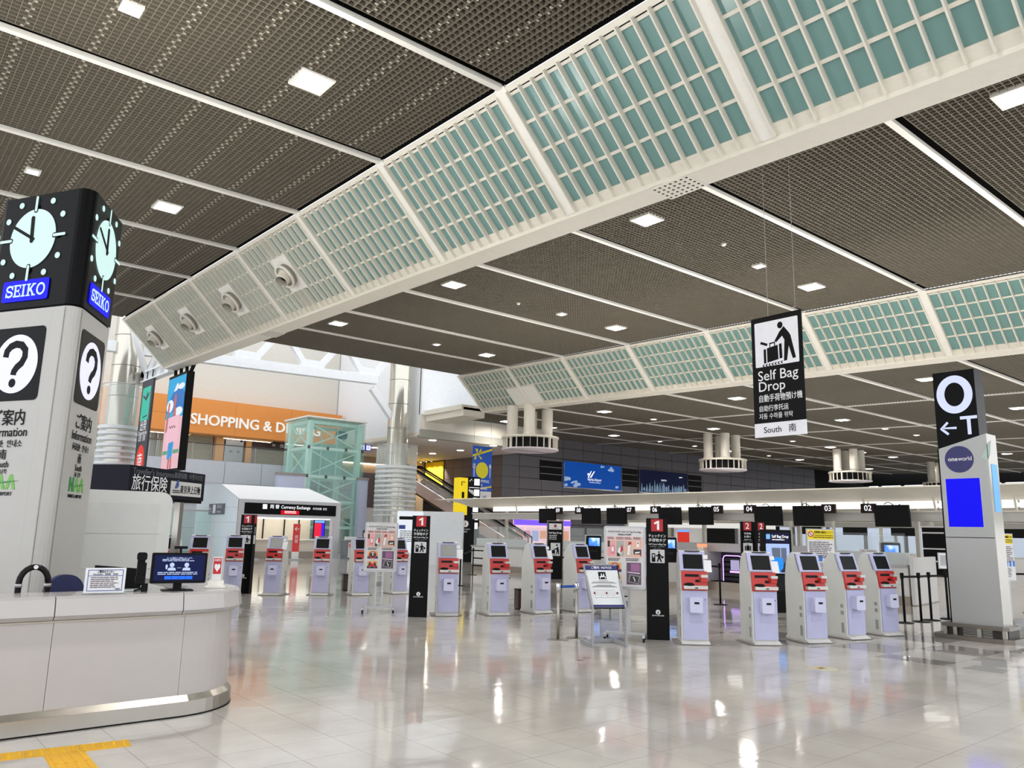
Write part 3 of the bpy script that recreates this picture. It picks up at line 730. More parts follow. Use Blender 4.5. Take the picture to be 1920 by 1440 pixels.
tree_column(26.95, 43.5, 'tall clad column in a banded glass sleeve left of the escalators', 14.0, .70, 1.32, 6.9, 5.4)
# steel brackets and the roof truss
t = thing('roof_truss', 'white steel lattice truss spanning between the two tall clad columns', 'truss', (0, 43.5, 0))
A = atY(424, 685, 43.5); Bp = atY(705, 720, 43.5); zl = lambda x: A.z + (Bp.z - A.z) * (x - A.x) / (Bp.x - A.x)
MB().beam((9.0, 0, zl(9.0) + .25), (Bp.x, 0, zl(Bp.x) + .25), .5, .55).obj('bottom_chord', WALLW, t)
MB().beam((9.0, 0, zl(9) + 2.75), (Bp.x + .6, 0, zl(Bp.x) + 2.75), .5, .5).obj('top_chord', WALLW, t)
xs = [(466, 516), (584, 604), (689, 704)]
nodes = [atY(463, 667, 43.5).x, atY(585, 688, 43.5).x, atY(690, 706, 43.5).x]
for nx in nodes:
    z = zl(nx); MB().box(nx - .75, nx + .75, -.2, .2, z + .5, z + .95).obj('gusset', WALLW, t)
    for sgn in (-1, 1): MB().beam((nx + sgn * .6, 0, z + .75), (nx + sgn * 2.0, 0, z + 2.6), .34, .36, (0, 1, 0)).obj('diagonal', WALLW, t)
e0 = atY(697, 728, 43.5); e1 = atY(735, 785, 43.5)
MB().beam((e0.x, 0, e0.z), (e1.x, 0, e1.z), .36, .36, (0, 1, 0)).obj('knee_brace', WALLW, t)
t = thing('beam_bracket', 'white steel bracket beam running from the glass slope to the left clad column', 'beam', (11.05, 38.3, 8.75))
MB().beam((0, 0, .45), (0, 5.3, .55), .34, .07).obj('top_flange', WALLW, t); MB().beam((0, 0, -.03), (0, 5.3, .07), .34, .07).obj('bottom_flange', WALLW, t); MB().beam((.05, 0, .2), (.05, 5.3, .3), .05, .46).obj('web', WALLW, t)
for k in range(4): MB().box(-.16, .16, 1.3 * k + .1, 1.3 * k + .14, .0, .46).obj('stiffener', WALLW, t)
for k, (dx, dy) in enumerate(((-1.3, 4.2), (.3, 4.6))): 
    t = thing('roof_strut', ['white tubular strut leaning from the ceiling edge to the bracket, left of two', 'white tubular strut leaning to the bracket, right of two'][k], 'strut', (11.05, 42.5, 9.1)); MB().cyl((0, 0, 0), (-2.0 + 3.2 * k, -1.0, 4.4), .16, n=12).obj('tube', WALLW, t); MB().box(-.25, .25, -.1, .1, -.1, .5).obj('foot_plate', WALLW, t)

# ---- glass lift tower
MINT = mat('mint painted steel', (222, 240, 234), .45)
LT = thing('lift_tower', 'glazed lift tower with pale mint steel frame and cross bracing', 'lift tower', (22.0, 46, 0))
LW, LD, LZ = 3.45, 2.7, 8.45
for x, y in ((0, 0), (LW, 0), (0, LD), (LW, LD)): MB().box(x - .16, x + .16, y - .16, y + .16, 0, LZ - .15).obj('post', MINT, LT)
for z in (1.6, 3.2, 4.75, 6.55, 8.2):
    for a, c in (((0, 0), (LW, 0)), ((0, 0), (0, LD)), ((LW, 0), (LW, LD)), ((0, LD), (LW, LD))): MB().beam((a[0], a[1], z), (c[0], c[1], z), .18, .2).obj('ring_beam', MINT, LT)
for z0, z1 in ((1.6, 3.2), (3.2, 4.75), (4.75, 6.55), (6.55, 8.2)):
    for s in ((0, LW), (LW, 0)): MB().beam((s[0], 0, z0 + .1), (s[1], 0, z1 - .1), .08, .08).obj('brace', MINT, LT)
    for s in ((0, LD), (LD, 0)): MB().beam((0, s[0], z0 + .1), (0, s[1], z1 - .1), .08, .08).obj('brace', MINT, LT)
for z0, z1 in ((4.8, 6.5), (6.6, 8.4)):
    for i in range(3): MB().box(-.2 + i * 1.29, -.2 + i * 1.29 + 1.26, -.36, -.34, z0, z1).obj('pane', GREENG, LT)
    for i in range(2): MB().box(-.36, -.34, -.3 + 1.6 * i, -.3 + 1.6 * i + 1.57, z0, z1).obj('pane', GREENG, LT)
    for i in range(2): MB().box(LW + .34, LW + .36, -.3 + 1.6 * i, -.3 + 1.6 * i + 1.57, z0, z1).obj('pane', GREENG, LT)
for z0, z1 in ((0.1, 1.6), (1.62, 3.2), (3.22, 4.7)):
    for i in range(3): MB().box(-.2 + i * 1.29, -.2 + i * 1.29 + 1.26, -.36, -.34, z0, z1).obj('pane', GREENG, LT)
MB().box(-.4, LW + .4, -.4, LD + .4, LZ, LZ + .1).obj('roof', WHITE, LT)
MB().box(.6, LW - .5, 1.0, LD - .6, 4.8, 7.0).obj('lift_car', mat('lift car glass', (196, 222, 220), .2, alpha=.8), LT)
MB().cyl((LW - .9, 1.2, 7.7), (LW - .3, 1.2, 7.7), .28, n=16).obj('winding_motor', mat('motor blue', (40, 60, 120), .4), LT)
for x in (.5, 1.2, 2.3): MB().box(x - .03, x + .03, .7, .76, .2, 8.0).obj('guide_rail', MINT, LT)
for x in (-.2, 1.1, 2.4, 3.6):
    for z in (4.75, 6.55): MB().box(x - .07, x + .07, -.44, -.36, z - .1, z + .1).obj('glass_clamp', mat('clamp grey', (70, 74, 76), .4), LT)
for k, (x0, x1, y0) in enumerate(((19.7, 21.4, 45.2), (24.2, 25.8, 45.2))):
    t = thing('lift_plinth', ['blue grey block wall left of the lift tower, topped by a brown cap', 'blue grey pier at the right foot of the lift tower'][k], 'wall block', ((x0 + x1) / 2, y0, 0)); w = (x1 - x0) / 2
    MB().box(-w if k == 0 else w - .55, w, -.2, .25, 0, 4.66).obj('block', mat('lavender grey block', (184, 190, 212), .5), t); MB().box((-w if k == 0 else w - .55) - .04, w + .04, -.24, .3, 4.66, 4.82).obj('cap', mat('brown grey cap', (146, 136, 134), .5), t)

# ---- stairs, escalators and what stands round them
def escalator(x0, y0, x1, y1, z0, z1, w, label):
    t = thing('escalator', label, 'escalator', (0, 0, 0), group='escalators right of the clad column')
    p0 = Vector((x0, y0, z0)); p1 = Vector((x1, y1, z1)); d = p1 - p0; s = Vector((-d.y, d.x, 0)).normalized() if (abs(d.x) + abs(d.y)) > 0 else Vector((1, 0, 0))
    nst = 16
    for k in range(nst):
        p = p0 + d * (k / nst); m = MB(); m.beam(p - s * (w / 2 - .12) + Vector((0, 0, .1)), p + s * (w / 2 - .12) + Vector((0, 0, .1)), abs(d.length / nst) * .9, .2); m.obj('step', mat('dark step', (58, 52, 50), .4, .4), t)
    for sg in (-1, 1):
        o = s * (w / 2 * sg)
        m = MB(); m.add([p0 + o + Vector((0, 0, .1)), p1 + o + Vector((0, 0, .1)), p1 + o + Vector((0, 0, .85)), p0 + o + Vector((0, 0, .85))], [(0, 1, 2, 3)]); m.obj('balustrade', clear_glass('balustrade glass', (214, 208, 200), .2), t)
        m = MB(); m.tube([p0 + o + Vector((0, 0, -.1)), p0 + o + Vector((0, 0, .9)), p1 + o + Vector((0, 0, .9)), p1 + o + d.normalized() * .8 + Vector((0, 0, .55))], .07, 6); m.obj('handrail', MATBLACK, t)
        m = MB(); m.beam(p0 + o + Vector((0, 0, -.25)), p1 + o + Vector((0, 0, -.25)), .16, .75); m.obj('side_truss', mat('bronze steel', (150, 130, 122), .25, .8), t)
        m = MB(); m.beam(p0 + o + Vector((0, 0, .14)), p1 + o + Vector((0, 0, .14)), .18, .05); m.obj('skirt_trim', CHROME, t)
escalator(39.6, 44.6, 32.2, 48.6, .3, 5.2, 1.2, 'escalator climbing to the upper floor, nearest the dark wall')
escalator(37.6, 43.4, 30.2, 47.4, .3, 5.2, 1.2, 'escalator climbing to the upper floor, just right of the clad column')
t = thing('stair_rail', 'sloping metal stair balustrade left of the clad column', 'railing', (0, 0, 0))
a = atY(683, 893, 52); c = atY(718, 945, 50)
m = MB(); m.tube([a, a + (c - a)], .05, 6); m.tube([a + Vector((0, 0, -.35)), c + Vector((0, 0, -.35))], .04, 6); m.obj('rail', STEEL, t)
m = MB(); m.add([a + Vector((0, 0, -.1)), c + Vector((0, 0, -.1)), c + Vector((0, 0, -1.1)), a + Vector((0, 0, -1.1))], [(0, 1, 2, 3)]); m.obj('pane', CLEAR, t)
m = MB(); m.beam(a + Vector((0, 0, -1.3)), c + Vector((0, 0, -1.3)), .2, .7); m.obj('stringer', mat('grey stringer', (140, 138, 140), .5), t)
# dark upper gallery beyond, with warm light
wall_box('wall_gallery_right', mat('warm beige wall', (186, 164, 138), .7), 27.0, 39.5, 58.2, 58.5, 0, 7.6)
m = MB(); m.box(20.2, 31, 52.2, 58, 4.9, ZG); tag(m.obj('floor_gallery', mat('gallery slab', (190, 190, 196), .5)), kind='structure')
m = MB(); m.box(25.9, 30.2, 49.5, 49.7, 2.95, 5.5); tag(m.obj('wall_panelled', BROWN), kind='structure')
root = tag(MB().box(25.0, 29.9, 47.6, 47.8, 0, 3.0).obj('wall_stone', mat('stone joint', (150, 144, 140), .8)), kind='structure')
for i in range(3):
    for j in range(2): MB().box(25.02 + 1.62 * i, 26.62 + 1.62 * i, 47.56, 47.6, .02 + 1.49 * j, 1.49 + 1.49 * j).obj('wall_panel', STONE, root)
t = thing('doorway', 'dark narrow doorway in the pale stone wall', 'door', (26.0, 47.5, 0)); MB().box(-.35, .35, -.03, .03, 0, 2.2).obj('leaf', mat('dark doorway', (44, 38, 36), .6), t); MB().box(-.4, -.35, -.05, .05, 0, 2.25).obj('frame', STEEL, t)
for i, (px, py) in enumerate(((702, 839), (811, 825), (863, 844), (811, 850), (925, 835))):
    p = G(px, py, 7.5); t = thing('soffit_light', ['round downlight in the pale soffit left of the right clad column', 'round downlight in the soffit beside the right clad column, front', 'round downlight in the soffit above the yellow wall', 'round downlight in the soffit above the escalator top', 'round downlight in the soffit left of the air drum'][i], 'light', (p.x, p.y, 7.49), group='round downlights in the pale soffit')
    MB().lathe([(.0, -.01), (.26, -.01), (.3, .0)], 20).obj('rim', WHITE, t); MB().lathe([(0, -.02), (.24, -.02)], 20).obj('lens', mat('round lens', (255, 246, 232), .5, emit=70), t)
for i, (p, q, zz) in enumerate((((655, 868), (706, 861), 6.6), ((660, 905), (700, 903), 5.9))):
    pass
t = thing('strip_light', 'long warm cove light on the upper gallery left of the right clad column', 'light', (33.0, 58.03, 6.9)); MB().box(-4, 4, -.1, .1, -.05, .05).obj('tube', LINE, t); MB().box(-4, 4, -.16, .16, .05, .16).obj('housing', WALLC, t)
t = thing('shop_lightbox', 'white lit shop sign beyond the right clad column', 'sign', (27.2, 55.4, 6.75)); MB().box(-.9, 1.5, -.1, .1, -.18, .2).obj('box', GLOWW, t); text(t, 'lettering', 'MUJI to GO', GREYTXT, .12, .2, -.11, 0) if False else None
MB().box(-.92, 1.52, .1, .14, -.2, .22).obj('back', ALU, t)
for q in (.9, 1.4): MB().box(q - .02, q + .02, -.02, .02, .2, .76).obj('hanger', ALU, t)
t = thing('pictogram_sign', 'small blue lit pictogram sign hanging left of the right clad column', 'sign', (27.95, 49.5, 7.06)); MB().box(-.04, .04, -.04, .04, .42, .58).obj('hanger', ALU, t); MB().box(-.8, .5, -.06, .06, 0, .42).obj('box', mat('indigo sign', (52, 60, 190), .4, emit=.6), t); plates(t, 'pictogram', GLOWW, [rect(-.38, -.04, .05, .38), rect(.1, .44, .05, .38)], -.06); plates(t, 'figure', mat('indigo sign', (52, 60, 190), .4, emit=.6), [circ(-.21, .28, .05), rect(-.26, -.16, .08, .22), rect(.2, .24, .1, .34), rect(.3, .34, .1, .34)], -.065)
t = thing('yellow_panel', 'tall plain yellow wall panel at the top of the escalators', 'wall panel', (38.9, 56.6, 4.3)); MB().box(-.05, .05, -1.45, 1.25, 0, 3.1).obj('panel', mat('bright yellow', (240, 204, 20), .5), t); MB().box(-.07, -.05, -1.45, 1.25, -.06, 0).obj('edge_trim', ALU, t)

for k, y in enumerate((55.6, 56.4, 57.2)):
    t = thing('spot_lamp', 'small spotlight in the soffit above the yellow panel, ' + ('nearest', 'middle', 'farthest')[k], 'light', (37.9, y, 7.5), 0, 'spotlights over the yellow panel')
    MB().lathe([(.05, 0), (.09, -.02), (.09, -.16), (.07, -.18)], 14).obj('can', WHITE, t); MB().lathe([(0, -.15), (.07, -.15)], 14).obj('lens', mat('spot lens', (255, 244, 220), .5, emit=30), t)
    ld = bpy.data.lights.new('spot_lamp_beam', 'SPOT'); ld.energy = 420; ld.spot_size = R(85); ld.spot_blend = .6; ld.color = (1, .95, .84)
    lo = bpy.data.objects.new('spot_lamp_beam', ld); COL.objects.link(lo); lo.parent = t; lo.location = (0, 0, -.2); lo.rotation_euler = (0, R(-32), 0)
# ---- shopping and dining banner, way-finding column
BAN = mat('banner blue', (28, 88, 196), .6); YEL = mat('banner yellow', (232, 220, 40), .6)
t = thing('hanging_banner', 'blue SHOPPING & DINING banner with a yellow plate, beside the dark wall corner', 'banner', (31.25, 40, 3.5))
MB().box(-.8, .8, -.012, .012, .6, 3.5).obj('cloth', BAN, t); MB().box(-.8, .8, -.012, .012, 0, .6).obj('hem', PAPER, t); MB().cyl((-.82, 0, 3.52), (.82, 0, 3.52), .03, n=8).obj('rod', ALU, t)
for x in (-.7, .7): MB().box(x - .006, x + .006, -.006, .006, 3.55, 5.44).obj('wire', ALU, t)
plates(t, 'plate_disc', YEL, [circ(0, 1.95, .5, .52, 28)], -.012)
[plates(t, 'ribbon', YEL, [pl_], -.012) for pl_ in [[(-.8, 2.78), (-.8, 2.92), (.8, 3.42), (.8, 3.28)], [(-.45, 3.0), (-.62, 3.32), (-.36, 3.3)], [(-.4, 3.0), (-.12, 3.36), (-.06, 3.1)], [(-.5, 2.98), (-.7, 2.6), (-.52, 2.64)], [(-.42, 2.98), (-.1, 2.62), (-.04, 2.74)], [(-.8, .62), (-.8, .7), (.8, .98), (.8, .88)]]]
plates(t, 'cutlery', PAPER, [rect(-.68, -.62, 1.5, 2.1), rect(-.75, -.55, 2.05, 2.14), rect(-.75, -.71, 2.1, 2.36), rect(-.67, -.63, 2.1, 2.36), rect(-.59, -.55, 2.1, 2.36), rect(.62, .68, 1.5, 2.1), circ(.65, 2.22, .08, .15)], -.012)
for s, z in (('SHOPPING', 1.24), ('&', 1.0), ('DINING', .78)): text(t, 'lettering', s, SIGNW, .25 if s != '&' else .2, 0, -.02, z, bold=.022, w=1.3)
text(t, 'lettering', '↑', mat('banner navy lettering', (40, 70, 170), .6), .62, -.45, -.02, .26, bold=.02); text(t, 'lettering', '4F', mat('banner navy lettering', (40, 70, 170), .6), .34, .25, -.02, .2)
wp = atY(872, 940, 36.0)
t = thing('wayfinding_column', 'lit column with a yellow side and black pictogram side, left of the blue banner', 'sign', (27.0, 36.0, 0), R(-8))
MB().box(-.62, -.05, -.3, .3, 0, 4.55).obj('yellow_face', mat('lit yellow', (246, 216, 40), .5, emit=.8), t); MB().box(-.05, .75, -.33, .3, 0, 4.62).obj('black_face', BLACK, t)
text(t, 'lettering', '↖', SIGNK, .5, -.33, -.31, 4.2, bold=.02); plates(t, 'pictogram', SIGNK, [rect(-.42, -.26, 3.4, 3.75)], -.3); plates(t, 'pictogram', GLOWW, [rect(.35, .7, 4.15, 4.52), rect(.02, .7, 4.0, 4.03), rect(.35, .7, 3.55, 3.92), rect(.3, .6, 3.2, 3.45), rect(.3, .65, 2.65, 3.0), rect(.3, .65, 2.2, 2.55), rect(.3, .65, 1.7, 2.05)], -.33)
text(t, 'lettering', '↑', SIGNW, .42, .15, -.34, 4.32, bold=.03); text(t, 'lettering', '↰', SIGNW, .42, .15, -.34, 3.75, bold=.03)

# ---- currency exchange house
EX = thing('exchange_booth', 'white pitched currency exchange house with black lit fascia', 'booth', (14.9, 38.5, 0))
MB().box(0, 5.6, 0, .25, 2.05, 2.92).obj('fascia', LGREY, EX)
m = MB(); m.add([(0, 0, 2.92), (5.6, 0, 2.92), (4.9, 2.6, 3.72), (.0, 2.6, 3.72), (5.6, 6, 2.92), (0, 6, 3.72)], [(0, 1, 2, 3), (1, 4, 2), (3, 2, 4, 5)]); m.obj('roof', mat('white roof sheet', (246, 248, 250), .5), EX)
m = MB(); m.add([(-.01, 0, 0), (-.01, 0, 2.92), (-.01, 2.6, 3.72), (-.01, 6, 3.72), (-.01, 6, 0)], [(0, 1, 2, 3, 4)]); m.obj('side_joint', ALU, EX)
for z0, z1 in ((0, 1.0), (1.01, 1.75), (1.76, 2.5)):
    for k in range(2): MB().box(-.04, -.01, .02 + 3 * k, 2.99 + 3 * k, z0, z1).obj('side_panel', mat('pale blue white panel', (226, 236, 242), .4), EX)
m = MB(); m.add([(-.03, 0, 2.51), (-.03, 0, 2.92), (-.03, 2.6, 3.72), (-.03, 6, 3.72), (-.03, 6, 2.51)], [(0, 1, 2, 3, 4)]); m.obj('gable_panel', mat('pale blue white panel', (226, 236, 242), .4), EX)
MB().box(0, .55, 0, .3, 0, 2.05).obj('pier', LGREY, EX); MB().box(5.15, 5.6, 0, .3, 0, 2.05).obj('pier', LGREY, EX)
MB().box(.3, 5.3, -.04, 0, 2.2, 2.75).obj('sign_board', BLACK, EX)
text(EX, 'lettering', '両 替', GLOWW, .22, 1.85, -.05, 2.58, bold=.02, w=.6); text(EX, 'lettering', 'Currency Exchange', GLOWW, .23, 3.0, -.05, 2.58, bold=.012, w=1.6); text(EX, 'lettering', '外币兑换  환전', GLOWW, .13, 4.35, -.05, 2.55, w=.8)
plates(EX, 'pictogram', GLOWW, [rect(1.22, 1.45, 2.46, 2.7)], -.04); plates(EX, 'red_notice', mat('lit red notice', (226, 10, 30), .5, emit=.8), [rect(2.2, 3.2, 2.22, 2.42)], -.04); bars(EX, 'notice_print', GLOWW, 2.4, 3.05, 2.25, 2.39, 2, -.046)
MB().box(.5, 5.3, 2.9, 3.1, 0, 2.3).obj('rear_wall', mat('cream partition', (214, 206, 190), .6), EX)
for x in (1.3, 2.55, 3.75, 4.6): MB().box(x - .025, x + .025, 2.84, 2.9, .8, 2.2).obj('partition_joint', MATBLACK, EX)
MB().box(.6, 5.2, .6, 1.3, 0, .9).obj('counter', mat('exchange counter', (214, 208, 196), .5), EX); MB().box(.6, 5.2, .55, .6, 0, .34).obj('counter_kick', mat('taupe kick', (150, 142, 132), .5), EX)
MB().box(.55, 5.25, .45, 1.4, .9, .96).obj('counter_top', WHITE, EX)
MB().box(.3, 5.3, .3, 2.9, 2.0, 2.05).obj('soffit_light', mat('booth soffit light', (255, 250, 240), .5, emit=2.2), EX)
t = thing('rate_screen', 'red and blue lit exchange rate screen inside the currency exchange', 'screen', (19.75, 39.4, .97)); MB().box(-.33, .33, -.03, .05, .05, 1.05).obj('case', BLACK, t); plates(t, 'red_columns', mat('screen red', (226, 40, 70), .5, emit=1), [rect(-.29, .12, .1, .85)], -.03); plates(t, 'blue_column', mat('screen blue', (60, 40, 240), .5, emit=1), [rect(.13, .29, .1, .85)], -.03); plates(t, 'header', mat('screen sky', (120, 170, 250), .5, emit=1), [rect(-.29, .29, .87, 1.0)], -.03); MB().cyl((0, .03, 0), (0, .03, .06), .12, n=12).obj('foot', BLACK, t)
for i, (x, hh, w) in enumerate(((17.3, 1.75, .36), (15.35, 1.5, .3))):
    t = thing('red_flag_sign', ['red floor sign with a white arrow in front of the currency exchange', 'red floor sign at the left pier of the currency exchange'][i], 'sign', (x, 36.9 + .9 * i, 0)); MB().box(-w / 2, w / 2, -.02, .02, .4, hh).obj('board', mat('coral red', (218, 60, 64), .5), t); MB().box(-w / 2, w / 2, -.02, .02, .06, .4).obj('lower_board', PAPER, t); MB().box(-.4, .4, -.2, .2, 0, .05).obj('foot', ALU, t); text(t, 'lettering', '←', SIGNW, .3, 0, -.03, hh - .25, bold=.03); text(t, 'lettering', '両\n替', SIGNW, .2, 0, -.03, hh - .75)
t = thing('leaflet_stand', 'grey counter with a white and red notice right of the currency exchange', 'stand', (20.9, 37.9, 0)); MB().box(-.45, .45, -.25, .25, 0, .95).obj('body', mat('slate grey', (112, 120, 128), .5), t); plates(t, 'notice', PAPER, [rect(-.28, .3, .08, .85)], -.25); plates(t, 'notice_heading', mat('coral red', (218, 60, 64), .5), [rect(-.24, .26, .6, .8)], -.256); bars(t, 'notice_print', mat('coral red', (218, 60, 64), .5), -.2, .22, .12, .55, 6, -.257); MB().box(-.47, .47, -.27, .27, .95, .99).obj('top', ALU, t)
t = thing('leaflet_holder', 'white leaflet holder lying on the grey counter', 'holder', (20.75, 37.9, .992)); MB().box(-.2, .2, -.1, .1, 0, .16).obj('tray', PAPER, t)
t = thing('round_notice', 'round red and white warning notice on a thin stand by the lift tower', 'sign', (21.9, 38.0, 0)); MB().cyl((0, 0, 0), (0, 0, 1.0), .018, n=8).obj('pole', ALU, t); MB().lathe([(.2, 0), (.2, .02), (0, .03)], 16).obj('base', ALU, t); MB().box(-.26, .26, -.02, .02, .98, 1.5).obj('board', mat('dark frame', (70, 60, 60), .5), t); plates(t, 'white_disc', PAPER, [circ(0, 1.25, .22)], -.02); plates(t, 'red_disc', RED, [circ(0, 1.25, .12)], -.026)
t = thing('toilet_sign', 'grey toilet direction sign on the side of the exchange house', 'sign', (14.84, 41.3, 2.15), R(-90)); MB().box(-1.1, 1.1, -.02, .02, 0, .55).obj('board', mat('mid grey sign', (104, 106, 116), .5), t); text(t, 'lettering', '←', SIGNW, .4, -.85, -.03, .28, bold=.02); plates(t, 'pictogram', SIGNW, [rect(-.5, -.1, .06, .5)], -.02); text(t, 'lettering', '出入口', SIGNW, .22, .45, -.03, .4); text(t, 'lettering', 'Entrance', SIGNW, .16, .4, -.03, .14)
# wind lobby of green glass at the left
t = thing('glass_lobby', 'green glass wind lobby behind the travel insurance counter', 'glass screen', (9.3, 41.5, 0))
for i in range(6): MB().box(.9 * i, .9 * i + .87, -.012, .012, .05, 2.3).obj('pane', GREENG, t)
for i in range(2): MB().box(1.9 * i, 1.9 * i + 1.88, -.012, .012, 2.34, 3.4).obj('upper_pane', CLEAR, t)
for x in (1.85, 3.75): MB().cyl((x, -.08, .7), (x, -.08, 1.9), .03, n=8).obj('pull_handle', ALU, t)
MB().box(-.1, 5.4, -.06, .06, 2.28, 2.36).obj('head_rail', ALU, t)
# ================================================================ FOREGROUND
DESKW = mat('desk white laminate', (180, 174, 170), .28, coat=.25, var=.03)
DESKTOP = mat('desk band white', (178, 174, 172), .22, coat=.4, var=.02)
def sweep(path, prof, closed_prof=True):
    """path: list of (point, outward normal) in plan; prof: list of (offset outward, z)"""
    b = MB(); n = len(prof); vs = []
    for p, nn in path:
        for d, z in prof: vs.append((p[0] + nn[0] * d, p[1] + nn[1] * d, z))
    fs = []
    for i in range(len(path) - 1):
        for k in range(n if closed_prof else n - 1):
            a = i * n + k; c = i * n + (k + 1) % n; fs.append((a, a + n, c + n, c))
    fs += [tuple(range(n)), tuple((len(path) - 1) * n + k for k in range(n))[::-1]]
    return b.add(vs, fs)
DX0, DXC, DY, DR = -4.0, 2.45, 7.36, .62
def desk_path(x0, x1, a1=None):
    p = [((x, DY), (0, -1)) for x in (x0, x1)]
    if a1 is not None:
        for k in range(1, 13):
            a = R(a1 * k / 12); p.append(((DXC + DR * math.sin(a), DY + DR - DR * math.cos(a)), (math.sin(a), -math.cos(a))))
        p.append(((DXC + DR, DY + DR + 1.6), (1, 0)))
    return p
desk = thing('information_desk', 'long white information counter with rounded end and steel kick plate at lower left', 'counter', (0, 0, 0))
bodyp = [(0, .17), (0, .86), (-.05, .86), (-.05, .17)]
for a, c, q in ((-4.0, -.9, None), (-.896, 1.42, None), (1.424, 2.45, None), (2.453, 2.453, 90)):
    sweep(desk_path(a, c, q), bodyp).obj('body_panel', DESKW, desk)
bandp = [(-.03, .855), (.05, .865), (.085, .90), (.06, 1.03), (.04, 1.05), (-.42, 1.05), (-.42, 1.0), (-.05, .99)]
for a, c, q in ((-4.0, -.95, None), (-.942, 1.40, None), (1.408, 2.40, None), (2.408, 2.453, 90)):
    sweep(desk_path(a, c, q), bandp).obj('counter_top', DESKTOP, desk)
sweep(desk_path(-4, 2.453, 90), [(.045, .0), (.045, .125), (.0, .172), (-.05, .172), (-.05, 0)]).obj('kick_plate', STEEL, desk)
sweep(desk_path(-4, 2.453, 90), [(.0, .845), (.02, .845), (.02, .858), (0, .858)]).obj('shadow_rail', mat('cream shadow rail', (190, 184, 168), .4), desk)
sweep(desk_path(-4, 2.453, 90), [(.03, -.001), (.052, -.001), (.052, .010), (.03, .010)]).obj('base_seal', MATBLACK, desk)

# ---- three-sided clock and information column
AZL, AZR, FW = -29.5, 29.5, 1.27
A0 = Vector((1.66, 9.42, 0)); dL = Vector((math.sin(R(AZL)), math.cos(R(AZL)), 0)); dR = Vector((math.sin(R(AZR)), math.cos(R(AZR)), 0))
def zA(px, py, d):                                   # height on the right-hand face, d metres from the corner
    p = A0 + dR * d; return zat(px, py, p)
ZT, ZB = zat(158, 346, A0), zat(138, 566, A0)
col = thing('clock_column', 'tall three-sided information column with black clock box and white lower body, behind the desk', 'column', A0)
def rtri(w, r, n=6):
    pts = [Vector((0, 0)), Vector((dR.x * w, dR.y * w)), Vector((dL.x * w * 1.22, dL.y * w * 1.22))]; out = []
    for i in range(3):
        p, a, c = pts[i], pts[i - 1], pts[(i + 1) % 3]
        u = (a - p).normalized(); v = (c - p).normalized(); bis = (u + v).normalized(); half = math.acos(u.dot(v)) / 2
        ce = p + bis * (r / math.sin(half)); a0 = math.atan2(*(p + u * (r / math.tan(half)) - ce).yx); a1 = math.atan2(*(p + v * (r / math.tan(half)) - ce).yx)
        da = (a1 - a0 + math.pi) % (2 * math.pi) - math.pi
        for k in range(n + 1): q = a0 + da * k / n; out.append((ce.x + r * math.cos(q), ce.y + r * math.sin(q)))
    return out
def shrink(poly, s):
    cx = sum(p[0] for p in poly) / len(poly); cy = sum(p[1] for p in poly) / len(poly); return [(cx + (x - cx) * s, cy + (y - cy) * s) for x, y in poly]
tri = rtri(FW, .11)
MB().prism(tri, .02, ZB - .02, smooth=False).obj('body', mat('column white', (176, 174, 170), .35, var=.03), col)
MB().prism(shrink(tri, 1.015), ZB, ZT).obj('clock_box', BLACK, col)
MB().prism(shrink(tri, .97), ZB - .03, ZB + .01).obj('joint', MATBLACK, col)
SEAM = mat('seam grey', (150, 148, 142), .5)
for dd in (dL, dR):
    p = dd * .175; m = MB(); nn = Vector((-dd.y, dd.x, 0)) if dd is dL else Vector((dd.y, -dd.x, 0))
    m.beam(p + nn * .002 + Vector((0, 0, .05)), p + nn * .002 + Vector((0, 0, ZB - .04)), .008, .004, nn); m.obj('corner_seam', SEAM, col)
